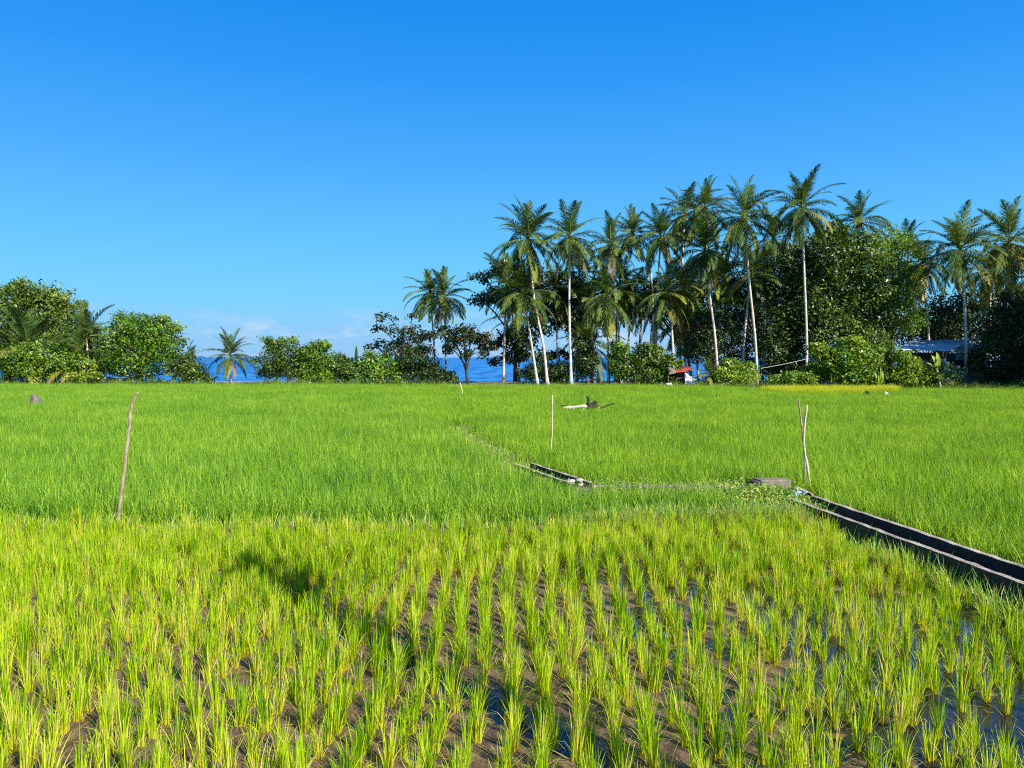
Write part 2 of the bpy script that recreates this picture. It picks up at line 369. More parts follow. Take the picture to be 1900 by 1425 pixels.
# ---------------------------------------------------------------- scatter with geometry nodes (only for uncountable crop and weeds)
def protos(name, meshes):
    c = bpy.data.collections.new(name)
    for i, me in enumerate(meshes):
        o = bpy.data.objects.new('%s.%03d' % (name, i), me); c.objects.link(o)
    return c
def scatter(name, pts, rot, scl, idx, coll, label, cat):
    me = bpy.data.meshes.new(name); n = len(pts)
    me.vertices.add(n); me.vertices.foreach_set('co', np.asarray(pts, dtype=np.float32).ravel())
    me.attributes.new('rot', 'FLOAT', 'POINT').data.foreach_set('value', np.asarray(rot, dtype=np.float32))
    me.attributes.new('scl', 'FLOAT', 'POINT').data.foreach_set('value', np.asarray(scl, dtype=np.float32))
    me.attributes.new('idx', 'INT', 'POINT').data.foreach_set('value', np.asarray(idx, dtype=np.int32))
    me.update()
    o = link(name, me); tag(o, label, cat, kind='stuff')
    ng = bpy.data.node_groups.new(name, 'GeometryNodeTree')
    ng.interface.new_socket('Geometry', in_out='INPUT', socket_type='NodeSocketGeometry')
    ng.interface.new_socket('Geometry', in_out='OUTPUT', socket_type='NodeSocketGeometry')
    nd, lk = ng.nodes, ng.links
    gi = nd.new('NodeGroupInput'); go = nd.new('NodeGroupOutput')
    ip = nd.new('GeometryNodeInstanceOnPoints'); ci = nd.new('GeometryNodeCollectionInfo')
    ci.inputs['Collection'].default_value = coll; ci.inputs['Separate Children'].default_value = True; ci.inputs['Reset Children'].default_value = True
    def attr(nm, ty):
        a = nd.new('GeometryNodeInputNamedAttribute'); a.data_type = ty; a.inputs['Name'].default_value = nm
        return [s for s in a.outputs if s.name == 'Attribute' and s.enabled][0]
    cx = nd.new('ShaderNodeCombineXYZ'); lk.new(attr('rot', 'FLOAT'), cx.inputs[2])
    er = nd.new('FunctionNodeEulerToRotation'); lk.new(cx.outputs[0], er.inputs[0])
    lk.new(gi.outputs[0], ip.inputs['Points']); lk.new(ci.outputs[0], ip.inputs['Instance'])
    ip.inputs['Pick Instance'].default_value = True
    lk.new(attr('idx', 'INT'), ip.inputs['Instance Index']); lk.new(er.outputs[0], ip.inputs['Rotation']); lk.new(attr('scl', 'FLOAT'), ip.inputs['Scale'])
    lk.new(ip.outputs[0], go.inputs[0])
    md = o.modifiers.new('scatter', 'NODES'); md.node_group = ng
    return o

# ================================================================ SETTING
# ---- ground sheet
ys = np.concatenate([np.linspace(-30, 12, 15), np.linspace(14, 56, 15), np.linspace(57, 100, 60), [130, 400]])
xs = np.concatenate([[-400, -200], np.linspace(-80, 80, 81), [200, 400]])
V = []; Q = []
for y in ys:
    for x in xs:
        z = gz(x, y)
        if y < 11.4: z = -.22
        if 60 < y < 84: z += .10 * (fbm(np.array([x * .35 + 50]), np.array([y * .35 + 9]), 5)[0] - .5)
        V.append((x, y, z))
nx = len(xs)
for j in range(len(ys) - 1):
    for i in range(nx - 1): Q.append((j * nx + i, j * nx + i + 1, (j + 1) * nx + i + 1, (j + 1) * nx + i))
tag(link('ground', npmesh('ground', V, Q, M['soil'], smooth=True)), kind='structure')
# ---- sea
tag(link('sea', npmesh('sea', [(-30000, 80, -1.1), (30000, 80, -1.1), (30000, 40000, -1.1), (-30000, 40000, -1.1)], [(0, 1, 2, 3)], M['sea'])), kind='structure')
# ---- far headland beyond the sea
hv = []; hq = []
for i in range(41):
    x = -2100 + i * 45; h = 14 * math.sin(PI * i / 40) ** .6 * (0.7 + .5 * vnoise(np.array([i * .5]), np.array([3.3]), 4)[0])
    hv += [(x, 9000, -3), (x, 9060, h), (x, 9300, -3)]
for i in range(40):
    a = i * 3; hq += [(a, a + 3, a + 4, a + 1), (a + 1, a + 4, a + 5, a + 2)]
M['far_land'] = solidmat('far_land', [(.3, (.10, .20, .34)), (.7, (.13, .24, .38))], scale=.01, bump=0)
tag(link('headland', npmesh('headland', hv, hq, M['far_land'], smooth=True)), kind='structure')

# ---- the irrigation channels (centre lines on the ground)
def chx(y):                                    # near channel, runs almost straight away from the camera
    return 5.15 + (13.0 - y) * .146
FARCH = [(.27, 17.3), (1.36, 14.6)]          # short far piece
def byd(x): return 11.62 + .75 * sm(-1.0, 4.5, x)      # bund behind the front paddy
def farx(y): return FARCH[0][0] + (FARCH[0][1] - y) / (FARCH[0][1] - FARCH[1][1]) * (FARCH[1][0] - FARCH[0][0])

# ---- front paddy: mud sheet with shallow standing water
mx0, mx1, my0, my1, st = -11.0, 7.5, 1.5, 13.6, .045
gx = np.arange(mx0, mx1, st); gy = np.arange(my0, my1, st); X, Y = np.meshgrid(gx, gy)
Z = .055 * (fbm(X * 1.1 + 40, Y * 1.1 + 40, 21) - .5) + .05 * (fbm(X * 4 + 7, Y * 4 + 3, 31) - .5) + .022
Z += .02 * (fbm(X * 14 + 7, Y * 14 + 3, 41, 3) - .5)
Z += .012 * np.clip((-X - 1.0) / 4, 0, 1) - .036 * np.clip((X - .2) / 2.5, 0, 1) * np.clip((10.5 - Y) / 2, 0, 1)
def linedip(x0, y0, x1, y1, w, d):
    global Z
    dx, dy = x1 - x0, y1 - y0; L2 = dx * dx + dy * dy
    t = np.clip(((X - x0) * dx + (Y - y0) * dy) / L2, 0, 1)
    dist = np.hypot(X - x0 - t * dx + .08 * np.sin(Y * 5), Y - y0 - t * dy)
    Z -= d * np.exp(-(dist / w) ** 2)
linedip(-2.6, 8.6, .6, 5.2, .17, .06)
linedip(2.7, 9.0, 3.5, 4.8, .2, .07)
linedip(1.0, 9.6, 4.2, 8.0, .25, .03)
BY = 11.62 + .75 * np.clip((X + 1) / 5.5, 0, 1) ** 2 * (3 - 2 * np.clip((X + 1) / 5.5, 0, 1))
Z += .14 * np.exp(-((Y - BY) / .22) ** 2)          # earth bund at the back
ny_, nx_ = X.shape
V = np.stack([X, Y, Z], -1).reshape(-1, 3); ii = np.arange(nx_ * ny_).reshape(ny_, nx_)
Q = np.stack([ii[:-1, :-1], ii[:-1, 1:], ii[1:, 1:], ii[1:, :-1]], -1).reshape(-1, 4)
tag(link('mud', npmesh('mud', V, Q, M['mud'], smooth=True)), kind='structure')
tag(link('shallow_water', npmesh('shallow_water', [(mx0, my0, 0), (mx1, my0, 0), (mx1, 11.8, 0), (mx0, 11.8, 0)], [(0, 1, 2, 3)], M['puddle'])), kind='structure')
def mudz(x, y):
    i = int((x - mx0) / st); j = int((y - my0) / st)
    return float(Z[min(max(j, 0), ny_ - 1), min(max(i, 0), nx_ - 1)])

# ================================================================ RICE
def mk_tuft(i):
    g = random.Random(i)
    a = blades(30 + g.randint(-8, 9), .315 * g.uniform(.85, 1.12), .05, .0062, (.02, .05), (.17, .22), 100 + i, spread=.028, segs=5, straw=.06)
    c = blades(16 + g.randint(-6, 6), .20, .06, .0055, (.07, .10), (.35, .35), 500 + i, spread=.036, segs=4, straw=.15)
    b = blades(9 + g.randint(0, 6), .17, .06, .0045, (.75, .35), (.7, .5), 300 + i, spread=.04, segs=4, straw=.95)
    V, Q, t, v = joinq(a, b, c)
    return npmesh('rice_tuft', V, Q, M['rice_front'], tint=t, v=v)
tuftm = [mk_tuft(i) for i in range(14)]
tuft_coll = protos('rice_tuft_kind', tuftm)
spots = []
rr = random.Random(5)
x = -10.2
while x < 6.0:
    y = 4.15 + rr.uniform(0, .15)
    while y < byd(x) - .12:
        px = x + rr.gauss(0, .03) + .06 * math.sin(y * 1.3 + x) + (y - 5) * .012; py = y + rr.gauss(0, .03)
        y += .185 + rr.uniform(-.03, .03)
        if px > chx(py) - .62: continue
        gap = fbm(np.array([px * .8 + 11]), np.array([py * .8 + 5]), 77)[0]
        if gap > .73 and px > -1 and py < 10: continue
        right = sm(.3, 3.0, px)
        if rr.random() < .07 + .10 * right * (py < 9.5): continue
        s = rr.gauss(1.0, .10) * (1.0 - .06 * right)
        spots.append((px, py, s))
        dens = sm(8.4, 10.6, py) * .8 + sm(-2.0, -5.0, px) * .40 * (1 if py > 6.8 else .35) + .3 * sm(2.5, 5, px) * sm(7.5, 9.5, py)
        for _ in range(2):
            if rr.random() < dens: spots.append((px + rr.uniform(-.15, .15), py + rr.uniform(-.1, .1), s * rr.uniform(.8, 1.02)))
    x += .246 + rr.uniform(-.015, .015)
spots = [(a, b, c) for a, b, c in spots if mx0 + .1 < a]
inview = [q for q in spots if abs(q[0]) < .69 * q[1] + .1 and q[1] > 4.5]
inview.sort(key=lambda q: q[0] ** 2 + q[1] ** 2)
near = set(inview[:300])
for (a, b, s) in inview[:300]:
    o = link('rice_tuft', rr.choice(tuftm), None, (a, b, mudz(a, b) - .015))
    o.rotation_euler = (rr.gauss(0, .05), rr.gauss(0, .05), rr.uniform(0, 6.28)); o.scale = (s, s, s * rr.uniform(.82, 1.18))
    tag(o, 'young yellow-green rice tuft in the nearest planted rows along the bottom edge', 'rice plant', 'rice tufts of the nearest rows')
rest = [q for q in spots if q not in near]
scatter('front_rice', [(a, b, mudz(a, b) - .015) for a, b, s in rest], [rr.uniform(0, 6.28) for _ in rest], [s for _, _, s in rest],
        [rr.randrange(len(tuftm)) for _ in rest], tuft_coll, 'yellow-green young rice filling the front paddy behind the nearest rows', 'rice')

# dense paddies: half-metre tiles
def mk_tile(i, mat, n=215, L=.46):
    V, Q, t, v = blades(n, L, .10, .0088, (.14, .14), (.6, .5), 900 + i, area=(.56, .56), segs=4, straw=.015)
    return npmesh('rice_tile', V, Q, mat, tint=t, v=v)
far_coll = protos('rice_far_kind', [mk_tile(i, M['rice_far']) for i in range(6)])
left_coll = protos('rice_left_kind', [mk_tile(20 + i, M['rice_left'], L=.50) for i in range(6)])
def bund_d(x, y):                               # distance to the bund / channel that divides the two far paddies
    best = 9
    for (x0, y0), (x1, y1) in (((-2.2, 27.5), (.27, 17.3)), (FARCH[0], FARCH[1]), ((1.36, 14.6), (5.0, 14.6))):
        dx, dy = x1 - x0, y1 - y0; t = min(1, max(0, ((x - x0) * dx + (y - y0) * dy) / (dx * dx + dy * dy)))
        best = min(best, math.hypot(x - x0 - t * dx, y - y0 - t * dy))
    return best
A = {'l': [], 'r': []}
y = 5.4
while y < 66:
    x = -(.72 * y + 3)
    while x < .72 * y + 3:
        jx, jy = x + rr.uniform(-.08, .08), y + rr.uniform(-.08, .08); x += .5
        if jy > edge(jx) - .2: continue
        if jy < 15.0 and jx > chx(jy) + .74: k = 'r'
        elif jy < byd(jx) + .40: continue
        else:
            if 3.9 < jx < chx(14) + .75 and 12.5 < jy < 15.35: continue
            if 1.3 < jx < 4.6 and 13.85 < jy < 14.7: continue
            if jy < 14.6: k = 'l' if jx < 4.6 else 'r'
            else:
                if jy < 27.5: bx = np.interp(jy, [14.6, 17.3, 27.5], [1.36, .27, -2.2])
                else: bx = -2.2 - (jy - 27.5) * .30
                k = 'l' if jx < bx else 'r'
            if bund_d(jx, jy) < (.64 if jy < 17.5 else .50): continue
        A[k].append((jx, jy, gz(jx, jy) + .01))
    y += .5
for k, cl, nm, lb in (('l', left_coll, 'left_rice', 'dense green rice of the paddy left of the dividing bund'), ('r', far_coll, 'right_rice', 'dense light green rice of the paddy right of the bund and channel')):
    p = A[k]
    sc = [(1.0 + .20 * (fbm(np.array([a * .7 + 90]), np.array([b * .45 + 30]), 61)[0] - .5)) * rr.uniform(.93, 1.05) for a, b, c in p]
    scatter(nm, p, [rr.uniform(0, 6.28) for _ in p], sc, [rr.randrange(6) for _ in p], cl, lb, 'rice')
# yellow ripening strip at the far edge on the right
ylw = protos('rice_yellow_kind', [mk_tile(40 + i, M['rice_yellow'], 200, .5) for i in range(3)])
yp = []
for i in range(560):
    px = rr.uniform(1420, 1665); d = rr.uniform(51 + (2 if px > 1600 else 0), 57.5); q = P(px, 700, d)
    if d > edge(q.x) - .6: continue
    if px < 1480 and d < 51 + (1480 - px) * .08: continue
    yp.append((q.x, d, .08))
scatter('yellow_rice', yp, [rr.uniform(0, 6) for _ in yp], [1.05] * len(yp), [rr.randrange(3) for _ in yp], ylw, 'strip of yellow rice at the far edge before the tall bushes', 'rice')

# weeds on the bunds
def mk_weed(i, mat, n=34, L=.24, straw=.12):
    V, Q, t, v = blades(n, L, .07, .010, (.45, .3), (.6, .5), 1500 + i, spread=.11, segs=3, straw=straw)
    return npmesh('weed', V, Q, mat, tint=t, v=v)
def mk_broad(i, mat, n=60, size=.06, r=.16):
    g = np.random.default_rng(1700 + i); C = g.normal(size=(n, 3)) * np.array([r, r, r * .45]) + np.array([0, 0, r * .8])
    nn = np.array([0, 0, 1]) + g.normal(size=(n, 3)) * .5; nn /= np.linalg.norm(nn, axis=1)[:, None]
    V, Q = leafquads(C, nn, size, g, .45); return npmesh('weed', V, Q, mat, tint=np.repeat(np.clip(g.normal(.5, .25, n), 0, 1), 4))
weed_coll = protos('weed_kind', [mk_weed(i, M['weed']) for i in range(4)] + [mk_broad(i, M['weed']) for i in range(3)] + [mk_weed(9, M['straw'], 26, .2, .5)])
wp = []
for _ in range(2600):                            # bund between the front and the back paddy
    x = rr.uniform(-11, 5.0); y = byd(x) + .05 + rr.gauss(0, .15); z = 0
    if x < 1.0 and rr.random() < .9: continue; z = mudz(x, min(y, 13.5))
    wp.append((x, y, z, rr.choice((0, 1, 2, 3, 3, 1, 7)), rr.uniform(.8, 1.5)))
for _ in range(1500):                            # dividing bund and channel verge
    t = rr.random()
    if t < .45: q = rr.random(); x, y = -2.2 + q * 2.47 + rr.gauss(0, .22), 27.5 - q * 10.2
    elif t < .8: x = rr.uniform(1.5, 4.8); y = 14.7 + rr.gauss(0, .25)
    else: q = rr.random(); x, y = .27 + q * 1.09 - .36 + rr.gauss(0, .07), 17.3 - q * 2.7
    if .8 <= t: y += 0
    wp.append((x, y, .03, rr.choice((0, 1, 2, 3, 4, 7, 7)), rr.uniform(.7, 1.25)))
for _ in range(700):                             # mound of weeds before the block
    x = 4.55 + rr.gauss(0, .55); y = min(14.1, 13.55 + rr.gauss(0, .38))
    if x > 5.2: x = 5.2 - rr.random() * .5
    wp.append((x, y, .03 + .09 * math.exp(-((x - 4.7) ** 2 + (y - 13.7) ** 2) / .5), rr.choice((4, 5, 6, 4, 5, 0, 2, 7)), rr.uniform(.7, 1.15)))
scatter('bund_weeds', [w[:3] for w in wp], [rr.uniform(0, 6.28) for _ in wp], [w[4] for w in wp], [w[3] for w in wp], weed_coll, 'mixed green and straw coloured weeds on the low earth bunds', 'weeds')
# grass hanging by the channel wall
gp = []
for _ in range(150):
    y = rr.uniform(6.0, 12.6); gp.append((chx(y) - .50 + rr.gauss(0, .06), y, -.03, rr.choice((0, 1, 2, 3)), rr.uniform(.9, 1.4)))
scatter('channel_grass', [w[:3] for w in gp], [rr.uniform(0, 6.28) for _ in gp], [w[4] for w in gp], [w[3] for w in gp], weed_coll, 'long grass blades leaning along the wall of the near channel', 'grass')
# earth mound under the block and pipe
mb = MB(); mb.blob((4.8, 13.75, -.06), (.95, .75, .20), 3, 16, 8, .25)
tag(mb.obj('mound', M['mud'], smooth=True), kind='structure')
# undergrowth strip under the trees
big_coll = protos('undergrowth_kind', [mk_broad(20 + i, M[m], 90, .17, .38) for i, m in enumerate(('leaf_mid', 'leaf_bright', 'leaf_dark', 'leaf_mid'))] + [mk_weed(30 + i, M['weed'], 40, .75, .15) for i in range(3)])
up = []
for _ in range(1500):
    px = rr.uniform(-120, 2020)
    x0 = (px - CX) / F * 66; e = edge(x0); d = e + .5 + abs(rr.gauss(0, 1.6)); q = P(px, 700, d)
    dense = 1.0 if px > 1240 else (.75 if px < 380 or 480 < px < 830 else .35)
    if rr.random() > dense: continue
    low = .55 if (380 < px < 480 or 830 < px < 1120) else 1.0
    up.append((q.x, d, gz(q.x, d) - .05, rr.choice((0, 1, 2, 3, 4, 5, 6, 4, 5)), rr.uniform(.5, 1.15) * low))
scatter('undergrowth', [w[:3] for w in up], [rr.uniform(0, 6.28) for _ in up], [w[4] for w in up], [w[3] for w in up], big_coll, 'low mixed weeds and grass along the far edge of the paddies', 'weeds')

# ================================================================ PALMS
def frond_mesh(L, e0, bend, seed, mat, hang):
    g = np.random.default_rng(seed); m = 16
    s = np.linspace(0, 1, m + 1); ang = e0 - bend * s ** 1.4
    dx = np.cos(ang) * L / m; dz = np.sin(ang) * L / m
    px = np.concatenate([[0], np.cumsum((dx[:-1] + dx[1:]) / 2)]); pz = np.concatenate([[0], np.cumsum((dz[:-1] + dz[1:]) / 2)])
    py = g.normal(0, .10) * L * s ** 2
    V = []; Q = []; T = []
    for i in range(m + 1):                        # rachis: three-sided
        r = .05 * (1 - s[i]) ** .7 + .008; c, sn = math.cos(ang[i]), math.sin(ang[i])
        V += [(px[i] - sn * r, py[i], pz[i] + c * r), (px[i], py[i] - r, pz[i]), (px[i], py[i] + r, pz[i])]; T += [.9] * 3
    for i in range(m):
        for k in range(3): Q.append((i * 3 + k, i * 3 + (k + 1) % 3, i * 3 + 3 + (k + 1) % 3, i * 3 + 3 + k))
    nl = 48
    for sd in (-1, 1):
        for i in range(nl):
            t = .16 + .84 * (i + g.uniform(-.3, .3)) / (nl - 1); t = min(t, 1)
            a = np.interp(t, s, ang); b0 = Vector((np.interp(t, s, px), np.interp(t, s, py), np.interp(t, s, pz)))
            Tn = Vector((math.cos(a), 0, math.sin(a))); Nn = Vector((-math.sin(a), 0, math.cos(a))); B = Vector((0, sd, 0))
            sp = math.radians(66 - 40 * t + g.normal(0, 6))
            d = (Tn * math.cos(sp) + B * math.sin(sp) + Nn * .22).normalized()
            ln = L * .225 * (math.sin(PI * min(1, .18 + .80 * t) ** .9) ** .55) * g.uniform(.85, 1.1)
            w = .056; p = b0; W = d.cross(Nn).normalized(); base = len(V); tt = float(np.clip(g.normal(.48, .26), 0, 1))
            dr = hang * g.uniform(.5, 1.3)
            V += [p - W * w * .35, p + W * w * .35]
            for q, (f, wk) in enumerate(((.40, .5), (.35, .36), (.25, .04))):
                d = (d + Vector((0, 0, -1)) * dr * (.25 + .35 * q)).normalized(); p = p + d * ln * f
                W = (W - d * W.dot(d)).normalized()
                V += [p - W * w * wk, p + W * w * wk]
                j = base + q * 2; Q.append((j, j + 1, j + 3, j + 2))
            T += [tt] * 8
    me = npmesh('frond', V, np.array(Q), mat, tint=T)
    return me
ELEV = [84, 68, 52, 35, 18, 0, -20, -42, -62]
FR = {}
for j, e in enumerate(ELEV):
    for k in range(3):
        bend = math.radians((28, 44, 56, 66, 72, 66, 54, 40, 24)[j] * R.uniform(.8, 1.2))
        hang = (.3, .38, .45, .55, .65, .75, .8, .7, .5)[j]
        for kind in ('frond', 'frond_old', 'frond_dead'):
            if kind != 'frond' and j < 4: continue
            FR[(j, k, kind)] = frond_mesh(4.2, math.radians(e), bend, j * 10 + k, M[kind], hang)
def nutmesh():
    mb = MB(); g = random.Random(8)
    for i in range(11):
        a = g.uniform(0, 6.28); r = g.uniform(.14, .34)
        mb.blob((r * math.cos(a), r * math.sin(a), g.uniform(-.5, -.08)), (.12, .12, .15), i, 8, 6, .05)
    return mb.mesh('coconut_cluster', M['coconut'], True)
NUTS = nutmesh()
def palm(crown, base, d, label, L=4.2, n=27, lo=-58, hi=86, bend=None, r=.13, old=2, dead=1, nuts=True, group=None, seed=None, trunk=True, name='coconut_palm', dtop=0):
    g = random.Random(seed if seed is not None else int(crown[0] * 7 + crown[1]))
    T = P(crown[0], crown[1], d + dtop); bx = P(base, 700, d).x; B = Vector((bx, d, gz(bx, d) - .05))
    root = thing(name, B, label, 'palm tree', group)
    t = T - B
    mid = [Vector((0, 0, 0))] + ([Vector(((P(q[0], q[1], d) - B).x, 0, (P(q[0], q[1], d) - B).z)) for q in bend] if bend else [Vector((t.x * .42 + g.uniform(-.15, .15), t.y * .5, t.z * .5))]) + [t]
    pts = spline(mid, 26); m = len(pts)
    mb = MB(); mb.tube(pts, [r * (1 + .75 * math.exp(-i / m * 22) - .38 * i / m) * (1 + .035 * (i % 2)) for i in range(m)], 10)
    mb.obj('trunk', M['palm_bark'], root, smooth=True)
    az = g.uniform(0, 6.28); sc = L / 4.2 * .88
    n = int(n * g.uniform(1.18, 1.36)); wz = g.uniform(0, 6.28); wa = g.uniform(5, 16); dead += g.choice((0, 1, 1, 2)) if n > 40 else 0
    for i in range(n):
        u = i / (n - 1); e = hi + (lo - hi) * u ** .92 + g.uniform(-10, 10); az += 2.39996 + g.uniform(-.4, .4); e += wa * math.cos(az - wz) * (1 if u > .15 else .4)
        j = min(range(len(ELEV)), key=lambda q: abs(ELEV[q] - e))
        kind = 'frond'
        if j >= 4 and i >= n - dead: kind = 'frond_dead'
        elif j >= 4 and i >= n - dead - old: kind = 'frond_old'
        elif j >= 4 and g.random() < .07: kind = 'frond_old'
        f = link('frond', FR[(j, g.randrange(3), kind)], root, t + Vector((0, 0, .25 - .35 * u)))
        q = sc * g.uniform(.78, 1.12) * (.86 if u < .12 else 1)
        f.rotation_euler = (g.uniform(-.25, .25), 0, az); f.scale = (q, q, q)
    if nuts:
        c = link('coconut_cluster', NUTS, root, t); c.rotation_euler = (0, 0, g.uniform(0, 6)); c.scale = (sc, sc, sc)
    return root
GF = 'coconut palms of the sunlit front of the grove'; GL = 'small palms on the left shore'
palm((980, 446), 1016, 68, 'tall coconut palm with slanting white trunk, the tallest at the left end of the grove', 4.3, 32, bend=[(1008, 640), (992, 560)], group=GF, old=3)
palm((970, 546), 998, 68.6, 'shorter coconut palm with yellow side fronds and slanting trunk, left of the tallest leaning palm', 4.3, 28, bend=[(988, 650), (980, 600)], group=GF, old=4, lo=-50, r=.12)
palm((1057, 442), 1060, 68, 'coconut palm with a straight upright white trunk standing clear right of the leaning pair', 4.0, 32, group=GF)
palm((1128, 548), 1129, 68.5, 'mid-height coconut palm on a thin straight white trunk between pale bench and leafy shrub', 4.4, 27, group=GF, old=4, lo=-75)
palm((1133, 458), 1152, 74, 'tall coconut palm whose crown rises right above the mid-height thin-trunked palm', 4.1, 28, group=GF)
palm((1174, 436), 1212, 76, 'tall coconut palm with S-bent upper trunk behind, right of the paired crowns', 4.0, 27, bend=[(1212, 600), (1207, 505), (1188, 468)], group=GF)
palm((1226, 440), 1216, 75, 'tall coconut palm with an upright tuft crown just right of the S-bent palm', 4.1, 29, group=GF, old=3)
palm((1238, 545), 1250, 70, 'lower coconut palm with one bright yellow hanging frond above the red roofed hut', 4.3, 25, lo=-78, group=GF, old=3, bend=[(1247, 620)])
palm((1307, 392), 1320, 74, 'highest-crowned coconut palm of the middle group, behind a lower drooping crown', 4.3, 28, group=GF)
palm((1308, 468), 1333, 69, 'coconut palm with long yellow-green hanging fronds and slanting trunk over the small hut', 4.6, 32, bend=[(1326, 620), (1315, 535)], group=GF, old=6, lo=-80)
palm((1379, 404), 1404, 66.5, 'tall coconut palm with a long thin slanting white trunk left of the dense tree', 4.6, 31, bend=[(1402, 640), (1391, 530), (1384, 450)], group=GF, old=3, r=.12)
palm((1394, 508), 1377, 71, 'lower coconut palm half hidden behind the long thin slanting trunk', 4.2, 26, group=GF, old=2)
palm((1488, 388), 1494, 64, 'tallest coconut palm, its crown clear of all others above the dense dark tree', 4.0, 32, bend=[(1497, 640), (1492, 500)], group=GF, r=.12)
palm((1596, 412), 1586, 73, 'coconut palm whose crown just tops the dense broadleaf tree, with a kinked pale trunk', 4.2, 22, lo=-25, bend=[(1560, 640), (1583, 500), (1606, 452)], group=GF)
palm((798, 546), 806, 76, 'left one of two twin coconut palms standing alone over the shore bushes', 3.7, 26, r=.11, group='twin palms over the shore bushes', bend=[(806, 650)])
palm((824, 553), 827, 75, 'right one of two twin coconut palms standing alone over the shore bushes', 3.8, 26, r=.11, group='twin palms over the shore bushes', old=4)
palm((1781, 466), 1793, 64, 'broad coconut palm with grey trunk standing in front of the grey roofed house', 4.8, 30, r=.14, group=GF, bend=[(1792, 620), (1788, 540)])
palm((1872, 452), 1862, 66, 'broad coconut palm with hanging yellowish fronds at the right edge of the photo', 4.8, 32, group=GF, old=7, lo=-75)
palm((1712, 490), 1728, 70, 'coconut palm with ragged brownish hanging fronds between the dense tree and the grey roofed house', 4.1, 32, group=GF, old=8, dead=4, lo=-80)
palm((1684, 452), 1690, 79, 'coconut palm of which only a small tip shows behind the dense tree', 3.2, 18, lo=-20, group=GF)
palm((1270, 398), 1262, 80, 'coconut palm crown just left of and behind the highest crown of the middle group', 4.6, 25, group=GF)
palm((1434, 446), 1446, 77, 'coconut palm behind, right of the long thin slanting trunk and left of the dense tree', 4.6, 27, group=GF)
palm((1838, 505), 1838, 72, 'coconut palm partly hidden between the two broad palms at the right edge', 4.3, 28, group=GF, old=4)
palm((1912, 520), 1935, 67, 'coconut palm cut by the right edge of the photo', 4.5, 28, group=GF)
for cxx, cyy, b, d in ((940, 530, 934, 76), (1030, 540, 1035, 78), (1092, 560, 1100, 77), (1150, 530, 1143, 79), (1172, 555, 1160, 80), (1196, 540, 1181, 79), (1213, 570, 1204, 81), (1268, 530, 1244, 78),
                       (1262, 600, 1276, 76), (1345, 520, 1345, 80), (1338, 575, 1362, 79), (1424, 520, 1414, 77), (1090, 640, 1103, 74), (960, 595, 962, 79), (1075, 510, 1070, 80), (1290, 560, 1296, 82), (1385, 580, 1384, 82)):
    palm((cxx, cyy), b, d, 'shaded coconut palm deep inside the grove, crowded behind the sunlit front palms', 4.3, 23, r=.13, nuts=False, group='shaded coconut palms deep inside the grove', old=1, seed=int(cxx * 3 + cyy))
palm((52, 655), 52, 70, 'young palm with tall upright fronds before the big dark tree at the left edge', 5.6, 24, lo=-20, hi=88, group=GL, nuts=False, r=.14, old=3)
palm((160, 625), 160, 74, 'young palm with spiky pale upright fronds right of the big dark tree', 4.2, 20, lo=-15, hi=88, group=GL, nuts=False, old=3)
palm((238, 606), 236, 78, 'palm whose tip alone rises behind the round bright green tree', 2.4, 18, lo=-15, group=GL, nuts=False)
palm((140, 668), 141, 69, 'low palm with drooping dry brown fronds beside the round bright green tree', 4.0, 22, lo=-55, group=GL, nuts=False, old=5, dead=3)
palm((8, 672), 4, 71, 'low palm cut by the left edge of the photo', 4.3, 20, lo=-25, group=GL, nuts=False)
palm((349, 672), 350, 72, 'small palm half sunk in a dark bush left of the lone palm', 2.6, 18, lo=-25, group=GL, nuts=False)
palm((427, 662), 428, 69, 'lone short palm with a pale trunk standing in a gap with sea behind', 3.2, 26, lo=-38, group=GL, nuts=False, r=.13, old=4, dead=2)

